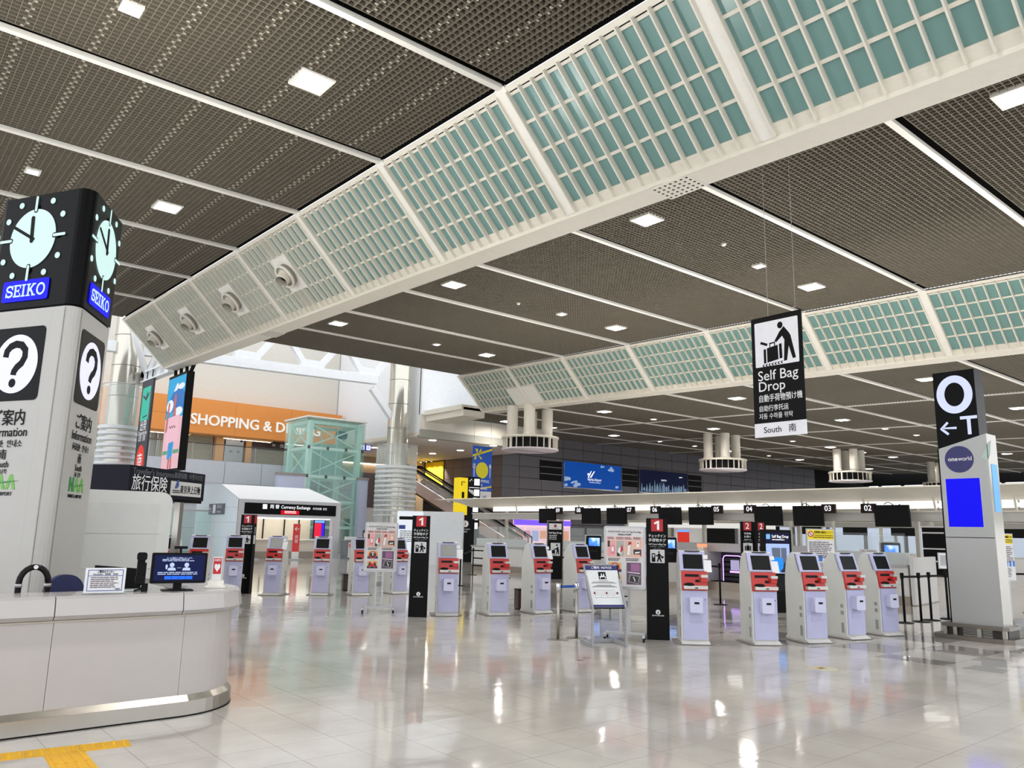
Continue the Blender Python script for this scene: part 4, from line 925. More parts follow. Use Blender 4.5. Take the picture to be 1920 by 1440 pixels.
for side in ('L', 'R'):
    pn = MB().box(-.45, .45, -.0006, .002, .05, ZB - .05).obj('face_panel', MATS['column white'], col)
    if side == 'L': pn.location = dL * (FW * .64); phi = math.atan2(-dL.y, -dL.x)
    else: pn.location = dR * (FW / 2); phi = math.atan2(dR.y, dR.x)
    pn.rotation_euler.z = phi
    yb = -.013; cz = zA(193, 469, FW / 2)
    ck = DARKGAP
    plates(pn, 'dial', GLOWT, [circ(0, cz, .355, n=48)], yb, .006)
    for k in range(12):
        a = math.pi / 2 - k * math.pi / 6; r = .495
        if k % 3 == 0:
            ca, sa = math.cos(a), math.sin(a); p = []
            q = rrect(.325, .515, -.016, .016, .015, 3); plates(pn, 'hour_bar_edge', BLACK, [[(x * ca - y * sa, cz + x * sa + y * ca) for x, y in rrect(.31, .42, -.032, .032, .03, 3)]], yb - .006, .002)
            plates(pn, 'hour_bar', GLOWT, [[(x * ca - y * sa, cz + x * sa + y * ca) for x, y in q]], yb - .008, .004)
        else: plates(pn, 'hour_dot', GLOWT, [circ(r * math.cos(a), cz + r * math.sin(a), .036, n=16)], yb, .006)
    for name, L_, w_, back, a in (('minute_hand', .36, .018, .05, R(90 + 62)), ('hour_hand', .27, .026, .06, R(90 + 4))):
        ca, sa = math.cos(a), math.sin(a)
        plates(pn, name, MATBLACK, [[(x * ca - y * sa, cz + x * sa + y * ca) for x, y in rrect(-back, L_, -w_, w_, w_ * .9, 3)]], yb - .012, .006)
    zs = zA(180, 563, FW / 2)
    plates(pn, 'name_plate', GLOWBLUE, [rrect(-.36, .36, zs - .125, zs + .125, .03)], yb, .006)
    slab_word(pn, zs, .145, yb - .006, GLOWT)
    yb = -.001; zq = zA(166, 696, FW / 2)
    plates(pn, 'question_panel', BLACK, [rrect(-.40, .40, zq - .42, zq + .42, .06, 5)], yb, .005)
    plates(pn, 'question_disc', GLOWL, [circ(0, zq, .335, n=44)], yb - .005, .005)
    m = MB()
    pts = [(-.16, .08), (-.15, .15), (-.10, .20), (-.02, .225), (.07, .21), (.135, .15), (.14, .07), (.10, .0), (.04, -.04), (.0, -.09), (-.005, -.13)]
    wd = .042
    L_, R_ = [], []
    for i, p in enumerate(pts):
        a = Vector(pts[max(0, i - 1)]); c = Vector(pts[min(len(pts) - 1, i + 1)]); d = (c - a).normalized(); nrm = Vector((-d.y, d.x))
        L_.append((p[0] + nrm.x * wd, zq + p[1] + nrm.y * wd)); R_.append((p[0] - nrm.x * wd, zq + p[1] - nrm.y * wd))
    for i in range(len(pts) - 1): m.prism([R_[i], R_[i + 1], L_[i + 1], L_[i]], yb - .016, yb - .01, 'y')
    m.obj('question_mark', SIGNK, pn); plates(pn, 'question_point', SIGNK, [circ(-.005, zq - .22, .05, n=18)], yb - .01, .006)
    for s, px, py, sz, bo in (('ご案内', 149, 795, .19, .012), ('Information', 146, 820, .145, 0), ('问讯处  안내소', 144, 841, .09, 0), ('南', 141, 861, .12, .01), ('South', 139, 878, .10, 0), ('南  남쪽', 138, 891, .058, 0)):
        text(pn, 'lettering', s, SIGNK, sz, 0, yb - .006, zA(px, py, FW / 2), bold=bo, sx=.95)
    zn = zA(135, 914, FW / 2); GN = mat('emblem green', (30, 122, 60), .5); GN2 = mat('emblem light green', (104, 172, 70), .5)
    for k, (x, pl) in enumerate(((-.16, [(0, 0), (.045, 0), (.045, .10), (.10, 0), (.145, 0), (.145, .16), (.10, .16), (.10, .06), (.045, .16), (0, .16)]), (-.01, [(0, 0), (.05, 0), (.085, .10), (.12, 0), (.165, 0), (.10, .16), (.065, .16)]), (.15, [(0, 0), (.05, 0), (.085, .10), (.12, 0), (.165, 0), (.10, .16), (.065, .16)]))):
        plates(pn, 'emblem_letter', GN if k == 0 else GN2, [[(x + a - .06, zn + c - .05) for a, c in pl]], yb, .004)
    plates(pn, 'emblem_swoosh', GN, [[(-.2, zn + .0), (.1, zn + .02), (.3, zn + .045), (.1, zn + .035)]], yb - .004, .003)
    text(pn, 'lettering', 'NARITA AIRPORT', SIGNK, .055, 0, yb - .006, zn - .10, bold=.01)

# ---- white cabinet screen behind the column
t = thing('service_cabinet', 'white rounded service cabinet right of the clock column, behind the desk', 'cabinet', (3.05, 11.2, 0), R(-8))
zt = zat(240, 921, (2.6, 11.2, 0))
MB().prism(rrect(-1.3, .32, .0, zt, .14, 6), -.25, .25, 'y').obj('body', mat('cabinet white', (204, 204, 200), .35), t)
MB().box(-1.25, .17, -.262, -.25, .35, 1.06).obj('lower_door', mat('cabinet door', (198, 199, 195), .35), t); MB().box(-1.25, .17, -.262, -.25, 1.066, 1.50).obj('middle_door', mat('cabinet door', (198, 199, 195), .35), t); MB().box(-1.25, .17, -.262, -.25, 1.506, zt - .16).obj('upper_door', mat('cabinet door', (198, 199, 195), .35), t)
# ---- things on and behind the desk
t = thing('counter_sign', 'white information notice with blue border in a clear stand on the desk', 'sign', (1.78, 7.42, 1.05), R(-6))
MB().box(-.155, .155, -.003, .003, .01, .215).obj('sheet', PAPER, t); MB().box(-.16, .16, -.05, .05, 0, .008).obj('foot', CLEAR, t)
BL = mat('print blue', (50, 66, 150), .6)
for q in (rect(-.135, .135, .195, .2), rect(-.135, .135, .025, .03), rect(-.135, -.13, .03, .195), rect(.13, .135, .03, .195), rect(-.13, .13, .148, .152)): MB().prism(q, -.005, -.003, 'y').obj('border_line', BL, t)
text(t, 'lettering', 'ご案内カウンター', SIGNK, .024, 0, -.005, .182, bold=.015, w=.13); text(t, 'lettering', 'Information   问讯处   안내소', SIGNK, .016, 0, -.005, .162, bold=.01, w=.24)
bars(t, 'small_print', mat('print grey', (110, 96, 100), .6), -.11, .11, .045, .14, 6, -.004, 4); text(t, 'lettering', 'NAA', SIGNK, .018, .1, -.005, .04, bold=.02)
t = thing('video_phone_screen', 'black video phone screen showing a blue call page, near the right end of the desk', 'screen', (2.42, 7.55, 1.05), R(-10))
MB().box(-.07, .07, -.05, .07, 0, .015).obj('foot', MATBLACK, t); MB().box(-.13, .13, -.07, .10, -.001, .008).obj('foot_plate', MATBLACK, t); MB().box(-.035, .035, .0, .03, .01, .09).obj('neck', MATBLACK, t)
MB().rbox(-.235, .235, -.02, .02, .065, .335, .012, 3, 'y').obj('bezel', MATBLACK, t)
MB().box(-.212, .212, -.0225, -.019, .088, .315).obj('display', mat('call page navy', (10, 22, 74), .3, emit=.7), t)
CP = mat('call page pale', (190, 206, 240), .5, emit=.9)
text(t, 'lettering', 'テレビ電話でご案内いたします。', CP, .017, 0, -.024, .288, bold=.01, w=.22); bars(t, 'caption', CP, -.15, .15, .255, .28, 2, -.023, 2); bars(t, 'caption', CP, -.18, .18, .135, .165, 2, -.023, 3)
plates(t, 'caller_icon', CP, [circ(-.065, .228, .02), [(-.10, .178), (-.03, .178), (-.035, .20), (-.065, .208), (-.095, .20)], circ(.06, .228, .02), [(.025, .178), (.095, .178), (.09, .20), (.06, .208), (.03, .20)], rect(-.02, .015, .2, .203), [(-.115, .19), (-.105, .19), (-.1, .22), (-.11, .235), (-.12, .22)]], -.0225, .002)
plates(t, 'button_row', mat('button blue', (40, 110, 240), .4, emit=.9), [rect(-.12 + .06 * k, -.063 + .06 * k, .10, .13) for k in range(4)], -.0225, .002)
MB().box(-.055, .055, -.02, .02, .37, .395).obj('webcam', MATBLACK, t); MB().box(-.01, .01, -.01, .01, .335, .37).obj('webcam_clip', MATBLACK, t)
t = thing('phone_handset', 'black telephone handset with curled cord beside the video phone screen', 'telephone', (2.09, 7.55, 1.05), R(-10))
MB().rbox(-.03, .03, -.02, .03, .07, .335, .02, 3, 'y').obj('grip', MATBLACK, t); MB().rbox(-.04, .04, -.045, .0, .27, .34, .02, 3, 'y').obj('earpiece', MATBLACK, t); MB().rbox(-.04, .04, -.045, .0, .07, .14, .02, 3, 'y').obj('mouthpiece', MATBLACK, t)
MB().tube([(.03 * math.sin(k * .9) - .01, -.02, .08 - .006 * k) for k in range(13)], .008, 6).obj('cord', MATBLACK, t); MB().box(.02, .07, -.03, .03, 0, .07).obj('cradle', MATBLACK, t); MB().box(.02, .045, -.01, .02, .06, .25).obj('bracket', MATBLACK, t)
t = thing('aed_stand', 'red AED heart card on a white stand at the right end of the desk', 'sign', (2.83, 7.72, 1.05), R(-12))
MB().lathe([(.0, 0), (.10, 0), (.10, .015), (.07, .03), (.075, .06), (.055, .075), (0, .075)], 20).obj('base', WHITE, t); MB().box(-.042, .042, -.004, .004, .07, .29).obj('card', PAPER, t); plates(t, 'red_field', mat('aed red', (196, 24, 34), .5), [rect(-.036, .036, .13, .28)], -.004, .002)
text(t, 'lettering', 'AED', SIGNW, .032, 0, -.007, .26, bold=.02); plates(t, 'heart', SIGNW, [[(0, .15), (.026, .19), (.026, .215), (.014, .228), (0, .215), (-.014, .228), (-.026, .215), (-.026, .19)]], -.006, .002)
t = thing('lighter_tray', 'low clear tray of leaflets lying on the desk behind the notice', 'tray', (1.98, 7.62, 1.05), R(-6)); MB().box(-.16, .16, -.05, .05, 0, .02).obj('tray', CLEAR, t); MB().box(-.13, .13, -.04, .04, .003, .012).obj('leaflet', PAPER, t)
t = thing('walking_frame', 'black padded arch handle with silver bands standing behind the desk', 'handle', (1.35, 8.0, 0))
pts = [(-.11, 0, 0), (-.11, 0, 1.12)] + [(-.11 * math.cos(math.pi * k / 10), 0, 1.12 + .13 * math.sin(math.pi * k / 10)) for k in range(11)] + [(.11, 0, 1.12), (.11, 0, 0)]
MB().tube(pts, .026, 10).obj('arch', mat('dark padded vinyl', (26, 20, 22), .35), t)
for s in (-1, 1): MB().cyl((.11 * s, 0, 1.08), (.11 * s, 0, 1.11), .030, n=14).obj('band', ALU, t)
plates(t, 'badge', PAPER, [circ(0, 1.25, .018)], -.026)
t = thing('office_chair', 'dark blue round chair back just showing over the desk', 'chair', (1.70, 8.55, 0), R(15))
MB().prism(rrect(-.18, .18, .80, 1.15, .17, 8), -.03, .03, 'y').obj('backrest', mat('navy upholstery', (30, 36, 78), .7), t); MB().box(-.22, .22, -.45, .0, .44, .52).obj('seat', mat('navy upholstery', (30, 36, 78), .7), t); MB().cyl((0, -.2, .05), (0, -.2, .44), .03).obj('column', MATBLACK, t); MB().box(-.02, .02, .03, .06, .4, .85).obj('spine', MATBLACK, t)
for k in range(5): a = 2 * math.pi * k / 5; MB().beam((0, -.2, .06), (.27 * math.cos(a), -.2 + .27 * math.sin(a), .03), .05, .06).obj('foot', MATBLACK, t)
for k, (x, y) in enumerate(((.32, 8.62), (2.3, 9.2))):
    t = thing('office_chair', ['black mesh chair back over the desk at the left edge', 'black mesh chair back beside the notice on the desk'][k], 'chair', (x, y, 0), R(-10))
    MB().prism([(-.24, .7), (.24, .7), (.26, 1.16), (-.2, 1.20)], -.02, .02, 'y').obj('backrest', MATBLACK, t); MB().box(-.23, .23, -.45, .0, .44, .5).obj('seat', MATBLACK, t); MB().cyl((0, -.2, .05), (0, -.2, .44), .03).obj('column', MATBLACK, t); MB().box(-.02, .02, .02, .05, .4, .75).obj('spine', MATBLACK, t)
    for q in range(5): a = 2 * math.pi * q / 5; MB().beam((0, -.2, .06), (.27 * math.cos(a), -.2 + .27 * math.sin(a), .03), .05, .06).obj('foot', MATBLACK, t)
# ---- yellow tactile paving in front of the desk
YT = mat('tactile yellow', (226, 172, 20), .5)
def strip(label, a, c, w, dots):
    a = Vector((a[0], a[1], 0)); c = Vector((c[0], c[1], 0)); d = (c - a).normalized(); n = Vector((-d.y, d.x, 0)); L_ = (c - a).length; k = max(1, round(L_ / .3))
    t = thing('tactile_strip', label, 'paving', a, math.atan2(d.y, d.x))
    for i in range(k):
        x0 = L_ / k * i; x1 = L_ / k * (i + 1) - .003
        MB().box(x0, x1, -w / 2, w / 2, 0, .004).obj('tile', YT, t)
        m = MB()
        if dots:
            for u in range(5):
                for v in range(5): m.lathe([(.013, .004), (.009, .008), (0, .009)], 8, (x0 + .03 + u * (x1 - x0) / 5, -w / 2 + .035 + v * (w - .02) / 5))
        else:
            for v in range(4): m.box(x0 + .01, x1 - .01, -w / 2 + .03 + v * w / 4.2, -w / 2 + .05 + v * w / 4.2, .004, .008)
        tag(m.obj('raised_stud' if dots else 'raised_bar', YT, t), kind='stuff')
e0, e1 = G(-60, 1427), G(244, 1393); strip('yellow dotted tactile strip along the front of the desk', e0, e1, .20, True)
f0, f1 = G(120, 1413), G(165, 1475); strip('paler yellow barred tactile strip leading away from the dotted strip', f0, f1, .26, False)

# ---- travel insurance kiosk sign on a post
cpos = Vector((3.68, 14.55, 0)); IR = math.atan2(.643, .766)
t = thing('insurance_sign', 'dark box fascia reading travel insurance in Japanese, on a steel post left of the exchange', 'sign', cpos, IR)
zt, zb = zat(245, 871, cpos), zat(250, 930, cpos); NAVY = mat('dark navy fascia', (14, 16, 28), .4)
MB().box(0, 2.36, 0, 2.4, zb, zt).obj('fascia', NAVY, t); MB().box(.02, 2.34, .02, 2.38, zb - .05, zb).obj('soffit', BLACK, t)
hh = zt - zb
text(t, 'lettering', "Traveller's Insurance", mat('dim grey letters', (96, 98, 108), .5), .145, .08, -.006, zb + hh * .82, align='LEFT'); text(t, 'lettering', '旅遊保險  여행자보험', mat('dim grey letters', (96, 98, 108), .5), .12, 1.3, -.006, zb + hh * .82, align='LEFT', w=.95)
text(t, 'lettering', '旅行保険', SIGNW, .30, .08, -.006, zb + hh * .42, align='LEFT', w=1.02)
plates(t, 'name_panel', mat('pale name panel', (200, 200, 198), .5), [rect(1.22, 2.24, zb + .07, zb + hh * .63)], 0, .01); text(t, 'lettering', '東京海上日動', SIGNK, .17, 1.86, -.014, zb + hh * .34, bold=.012, w=.68)
plates(t, 'emblem', mat('emblem blue', (44, 74, 140), .5), [[(1.34, zb + .2), (1.40, zb + .2), (1.47, zb + .36), (1.40, zb + .36)], [(1.42, zb + .2), (1.46, zb + .24), (1.47, zb + .3), (1.44, zb + .3)]], -.01, .004); bars(t, 'emblem_print', SIGNK, 1.28, 1.52, zb + .1, zb + .17, 2, -.012)
MB().box(1.62, 1.74, .02, .14, 0, zb - .05).obj('post', STEEL, t); MB().box(.06, .18, 2.2, 2.32, 0, zb - .05).obj('post', STEEL, t)
t = thing('insurance_counter', 'low white counter under the travel insurance sign with a clear screen', 'counter', cpos + Vector((.35, .5, 0)), IR)
MB().box(-.5, 1.4, .2, .8, 0, .95).obj('body', DESKTOP, t); MB().box(-.55, 1.45, .15, .85, .95, .99).obj('top', mat('cream top', (216, 212, 200), .4), t)
PLW = clear_glass('wrapping film', (236, 238, 240), .38, .2)
for k, (x, w, hgt, l) in enumerate(((-.1, .34, .42, 'dark case wrapped in clear film on the insurance counter'), (.72, .28, .46, 'pale chair back wrapped in clear film on the insurance counter'))):
    q = cpos + Vector((.35, .5, 0)) + Matrix.Rotation(IR, 3, 'Z') @ Vector((x, .5, .99))
    t = thing('wrapped_item', l, 'wrapped object', q, IR)
    MB().prism(rrect(-w, w, .0, hgt * .8, .05), -.12, .12, 'y').obj('core', mat('dark case', (28, 32, 50), .5) if k == 0 else PAPER, t); MB().prism([(-w - .04, 0), (w + .04, 0), (w + .01, hgt * .7), (w * .4, hgt), (-w * .6, hgt * .95), (-w - .02, hgt * .6)], -.15, .15, 'y').obj('film', PLW, t)

# ---- advertising screen and departures banner
def xface(px0, py0, px1, py1, X):                      # width along y and z of a board that faces -x
    a = atX(px0, py0, X); c = atX(px1, py1, X); return a, c
X = 11.0; a, c = xface(318, 713, 350, 702, X); bz = atX(313, 880, X).z
yw = (a.y - c.y) / 2; t = thing('advert_screen', 'tall lit advertising screen with a pink bag picture, hung below the glass slope end', 'screen', (X, (a.y + c.y) / 2, bz), R(-90)); Hh = a.z - bz
MB().box(-yw - .04, yw + .04, 0, .34, -.08, Hh + .12).obj('case', MATBLACK, t)
plates(t, 'sky', mat('advert sky', (36, 168, 222), .4, emit=.8), [rect(-yw, yw, Hh * .55, Hh)], 0); plates(t, 'lower_ground', mat('advert pink', (232, 186, 196), .4, emit=.8), [rect(-yw, yw, 0, Hh * .55)], 0)
WH = mat('advert white', (236, 244, 250), .4, emit=.8)
plates(t, 'mountain', mat('advert blue', (36, 116, 196), .4, emit=.8), [[(-yw, Hh * .62), (yw, Hh * .62), (yw, Hh * .80), (.2, Hh * .92), (.05, Hh * .92), (-yw * .6, Hh * .78), (-yw, Hh * .72)]], -.004); plates(t, 'snow_cap', WH, [[(-.35, Hh * .84), (.05, Hh * .925), (.2, Hh * .925), (.5, Hh * .85), (.25, Hh * .87), (.1, Hh * .85)]], -.008)
plates(t, 'cloud', WH, [circ(-.45, Hh * .68, .5, .3), circ(.5, Hh * .60, .5, .22), circ(-.5, Hh * .84, .25, .14), circ(.6, Hh * .9, .25, .12)], -.008) if False else [plates(t, 'cloud', WH, [circ(x, z, w, q)], -.012) for x, z, w, q in ((-yw * .55, Hh * .69, yw * .4, .3), (yw * .5, Hh * .61, yw * .45, .2), (yw * .6, Hh * .88, yw * .35, .14))]
SK = mat('advert skin', (200, 112, 104), .4, emit=.7)
plates(t, 'neck', SK, [[(-.18, Hh * .56), (.3, Hh * .56), (.24, Hh * .66), (.14, Hh * .68), (-.02, Hh * .68), (-.08, Hh * .62)]], -.016); plates(t, 'head', SK, [circ(.06, Hh * .74, .17, .33)], -.016); plates(t, 'raised_arm', SK, [[(-yw * .85, Hh * .4), (-yw * .6, Hh * .42), (-yw * .55, Hh * .72), (-yw * .72, Hh * .74)]], -.016)
plates(t, 'pink_bag', mat('advert bag pink', (240, 190, 204), .4, emit=.8), [[(-yw * .62, Hh * .25), (yw * .78, Hh * .28), (yw * .72, Hh * .57), (-yw * .58, Hh * .56)]], -.020); plates(t, 'blue_bag', mat('advert bag blue', (40, 150, 214), .4, emit=.8), [[(-yw * .3, Hh * .10), (yw * .25, Hh * .13), (yw * .3, Hh * .29), (-yw * .25, Hh * .28)]], -.024)
plates(t, 'green_stripe', mat('advert green', (96, 168, 120), .4, emit=.7), [rect(-yw * .9, -yw * .35, Hh * .16, Hh * .2), rect(yw * .32, yw * .95, Hh * .16, Hh * .2)], -.016)
plates(t, 'leg', SK, [[(-.22, 0), (-.02, 0), (.0, Hh * .12), (-.2, Hh * .12)], [(.14, 0), (.32, 0), (.28, Hh * .12), (.1, Hh * .12)]], -.016)
m = MB(); m.tube([(-.45 + .1 * k, -.028, Hh * .45 + .07 * math.sin(k * 2.1)) for k in range(10)], .012, 5); m.obj('script_line', mat('advert ink', (90, 40, 60), .5), t)
for k in range(3): MB().beam((-yw + .3 + .8 * k, .17, Hh + .1), (-yw + .2 + .8 * k, .17, Hh + .72), .12, .12).obj('hanger', MATBLACK, t)
MB().beam((yw - .1, .2, Hh + .1), (yw + .15, .35, Hh + .8), .12, .12).obj('hanger', MATBLACK, t)
X = 10.9; a, c = xface(269, 717, 289, 710, X); bz = atX(252, 905, X).z
yw = (a.y - c.y) / 2; t = thing('departures_banner', 'tall dark banner with green aeroplane panel and red south mark, left of the advertising screen', 'banner', (X, (a.y + c.y) / 2, bz), R(-90)); Hh = a.z - bz
DG = mat('banner charcoal', (64, 62, 70), .6); MB().box(-yw, yw, -.02, .08, 0, Hh).obj('board', DG, t)
plates(t, 'green_panel', mat('lit turquoise', (76, 200, 176), .5, emit=.7), [rect(-yw * .78, yw * .72, Hh * .60, Hh * .93)], -.02)
ca = lambda pl: [(x * yw, Hh * z) for x, z in pl]
plates(t, 'aeroplane', DG, [ca([(-.62, .84), (-.5, .835), (.05, .79), (.5, .845), (.55, .865), (.42, .868), (.15, .84), (.2, .88), (.1, .88), (-.05, .825), (-.45, .85), (-.6, .86)]), ca([(-.3, .625), (.5, .635), (.5, .648), (-.3, .638)])], -.024)
text(t, 'lettering', '出発', SIGNW, yw * .62, 0, -.03, Hh * .54, bold=.02, w=yw * 1.2); text(t, 'lettering', 'Departures', SIGNW, yw * .36, 0, -.03, Hh * .475, bold=.01, w=yw * 1.6); text(t, 'lettering', '出发  출발', SIGNW, yw * .34, 0, -.03, Hh * .42, bold=.01, w=yw * 1.3)
plates(t, 'red_disc', mat('lit red disc', (232, 66, 52), .5, emit=.8), [circ(0, Hh * .19, yw * .75, yw * .95, 32)], -.02); text(t, 'lettering', '南', SIGNW, yw * .95, 0, -.03, Hh * .19, bold=.02); text(t, 'lettering', 'SOUTH', SIGNW, yw * .3, 0, -.03, Hh * .10)
for s in (-.5, .5): MB().box(s * yw - .02, s * yw + .02, .02, .06, Hh, Hh + .6).obj('hanger', MATBLACK, t)

# ---- hanging self bag drop banner
X = 13.2; a, c = xface(1409, 601, 1502.5, 583, X); d_, e_ = xface(1416, 821, 1513, 814, X)
y0, y1 = (a.y + d_.y) / 2, (c.y + e_.y) / 2; yw = (y0 - y1) / 2; zb = (d_.z + e_.z) / 2; Hh = (a.z + c.z) / 2 - zb
t = thing('hanging_banner', 'black hanging Self Bag Drop banner with a suitcase pictogram and a white South strip', 'banner', (X, (y0 + y1) / 2, zb), R(-90))
cloth = MB().box(-yw, yw, -.012, .012, Hh * .115, Hh).obj('cloth', mat('banner black', (14, 14, 15), .6), t); MB().box(-yw, yw, -.013, .013, 0, Hh * .115).obj('south_strip', mat('banner white', (236, 236, 242), .6), t)
MB().cyl((-yw, 0, Hh + .01), (yw, 0, Hh + .01), .018, n=8).obj('rod', MATBLACK, t)
for s in (-.3, .78): MB().box(s * yw - .003, s * yw + .003, -.003, .003, Hh, zc(ZAB, X, 8) - zb).obj('wire', ALU, t)
U = 2 * yw
plates(cloth, 'pictogram_field', mat('banner white', (236, 236, 242), .6), [rrect(-.43 * U, .43 * U, Hh * .585, Hh * .965, .02)], -.012, .003)
fz = lambda z: Hh * (.585 + .38 * z); fx = lambda x: (x - .5) * .86 * U
pg = lambda pl: [(fx(x), fz(z)) for x, z in pl]
for nm, pl in (('head', [(.60 + .062 * math.cos(k * math.pi / 10), .865 + .075 * math.sin(k * math.pi / 10)) for k in range(20)]),
               ('figure', [(.66, .80), (.68, .83), (.80, .66), (.83, .60), (.93, .10), (.86, .09), (.78, .38), (.73, .07), (.66, .06), (.69, .52), (.64, .62), (.50, .50), (.46, .53), (.58, .72)]),
               ('suitcase', [(.28, .08), (.54, .12), (.53, .44), (.28, .40)]), ('suitcase_side', [(.20, .07), (.255, .075), (.255, .39), (.20, .38)]), ('suitcase_side', [(.565, .125), (.63, .135), (.62, .46), (.56, .45)]),
               ('tag', [(.12, .52), (.145, .57), (.30, .50), (.28, .45)])):
    plates(cloth, nm, SIGNK, [pg(pl)], -.015, .003)
plates(cloth, 'suitcase_handle', SIGNK, [pg([(.34, .40), (.36, .40), (.36, .48), (.45, .49), (.45, .43), (.47, .43), (.47, .52), (.34, .51)])], -.015, .003)
for k in range(7): plates(cloth, 'belt_arrow', SIGNK, [pg([(.16 + .07 * k, .02 + .004 * k), (.19 + .07 * k, .05 + .004 * k), (.22 + .07 * k, .05 + .004 * k), (.19 + .07 * k, .02 + .004 * k), (.22 + .07 * k, -.01 + .004 * k), (.19 + .07 * k, -.01 + .004 * k)])], -.015, .003)
for s, z, sz, bo in (('Self Bag', .505, .27, .004), ('Drop', .415, .27, .004), ('自動手荷物預け機', .315, .152, .01), ('自助行李托运', .232, .125, .004), ('자동 수하물 위탁', .168, .118, .004)):
    text(cloth, 'lettering', s, SIGNW, sz * U / 1.05, -yw * .80, -.014, Hh * z, align='LEFT', bold=bo, w={'Self Bag': .80, 'Drop': .52, '自動手荷物預け機': .84, '自助行李托运': .57, '자동 수하물 위탁': .66}[s] * U)
text(t, 'lettering', 'South   南', SIGNK, .16 * U / 1.05, 0, -.015, Hh * .055, bold=.006)

# ---- tall O / T gate pillar
X = 14.9
yl, yr = atX(1783, 1161, X).y, atX(1874, 1169, X).y; yc = (yl + yr) / 2; pw = (yl - yr) / 2
t = thing('gate_pillar', 'tall grey and black gate pillar with lit O and T letters and a blue screen', 'sign pillar', (X, yc, 0), R(-90))
q = Vector((X, yc, 0)); ztop = zat(1790, 695, q); zj = lambda px, py: zat(px, py, q)
zl, zr = zat(1757, 842, (X, yl, 0)), zat(1846, 813, (X, yr, 0)); zb = .26
GP = mat('satin grey panel', (168, 169, 167), .32, .3, var=.03)
MB().prism([(-pw, zl - .3), (pw - .06, zl - .3), (pw - .06, ztop), (-pw, ztop)], .03, .42, 'y').obj('black_head', BLACK, t)
MB().box(-pw - .01, -pw + .02, .02, .45, zb, zl).obj('black_edge', BLACK, t)
zmid = zj(1820, 1008)
MB().prism([(-pw + .02, zmid + .006), (pw + .05, zmid + .006), (pw + .05, zr), (-pw + .02, zl)], 0, .4, 'y').obj('upper_panel', GP, t)
MB().box(-pw + .02, pw + .05, 0, .4, zb, zmid - .006).obj('lower_panel', GP, t)
MB().box(pw + .05, pw + .06, -.003, .43, zb, zr).obj('side_cheek', STEEL, t); MB().box(-pw + .02, pw + .04, .02, .38, zmid - .01, zmid + .01).obj('joint', MATBLACK, t)
zo = zj(1789, 739); ring = MB(); n = 48; ro = (.30, .345); ri = (.165, .215)
vs = []
for y in (.024, .03):
    for rr_ in (ro, ri):
        for k in range(n): a = 2 * math.pi * k / n; vs.append((rr_[0] * math.cos(a) - .03, y, zo + rr_[1] * math.sin(a)))
ring.add(vs, [(k, (k + 1) % n, n + (k + 1) % n, n + k) for k in range(n)]); ring.obj('letter_o', mat('lit pale blue letter', (206, 214, 255), .5, emit=1.0), t)
zt_ = zj(1800, 800); text(t, 'lettering', 'T', mat('lit pale blue letter', (206, 214, 255), .5, emit=1.0), .46, .17, .024, zt_, bold=.03); text(t, 'lettering', '←', mat('lit pale blue letter', (206, 214, 255), .5, emit=1.0), .36, -.17, .024, zt_ - .02, bold=.035)
zd = zj(1802, 861); NV = mat('deep navy disc', (30, 26, 96), .3)
plates(t, 'alliance_disc', NV, [circ(-.03, zd, .235, n=40)], 0, .006); text(t, 'lettering', 'one', SIGNW, .105, -.052, -.008, zd + .005, align='RIGHT', bold=.022); text(t, 'lettering', 'world', SIGNW, .105, -.045, -.008, zd + .005, align='LEFT', w=.22)
plates(t, 'leaf_mark', mat('pale mint print', (176, 198, 188), .4), [[(.34, zd + .02), (.44, zd + .25), (.50, zd + .30), (.47, zd + .06), (.42, zd - .06)]], 0, .003); plates(t, 'leaf_stem', mat('pale mint print', (176, 198, 188), .4), [[(.40, zd - .06), (.41, zd - .06), (.39, zd - .2), (.38, zd - .2)]], 0, .003)
z0, z1 = zj(1812, 988), zj(1812, 897); plates(t, 'blue_display', GLOWBLUE, [rect(-.28, .27, z0, z1)], 0, .008); plates(t, 'display_frame', ALU, [rect(-.30, .29, z0 - .02, z1 + .02)], 0, .004)
MB().box(-pw - .06, pw + .14, -.04, .46, .02, .2).obj('plinth_core', mat('dark grille', (60, 58, 54), .5, .3), t)
for k in range(6): MB().box(-pw + .2, pw - .1, -.05, -.04, .05 + .025 * k, .06 + .025 * k).obj('grille_slat', STEEL, t)
MB().prism([(-pw - .2, -.22), (pw + .12, -.22), (pw + .24, -.1), (pw + .24, .6), (-pw - .2, .6), (-pw - .26, .4), (-pw - .26, -.1)], 0, .075).obj('base_step', mat('dark brushed steel', (120, 114, 106), .3, .9), t)
MB().prism([(-pw - .12, -.12), (pw + .08, -.12), (pw + .16, -.04), (pw + .16, .5), (-pw - .12, .5)], .2, .26).obj('top_step', mat('dark brushed steel', (120, 114, 106), .3, .9), t)
for x in (-pw - .06, -pw + .1, pw - .28, pw + .1): MB().box(x - .03, x + .03, -.12, -.06, .075, .2).obj('post', STEEL, t)
MB().box(pw + .061, pw + .066, .1, .36, zj(1868, 960), zj(1862, 870)).obj('side_screen', mat('side screen sky', (120, 190, 250), .4, emit=.8), t)
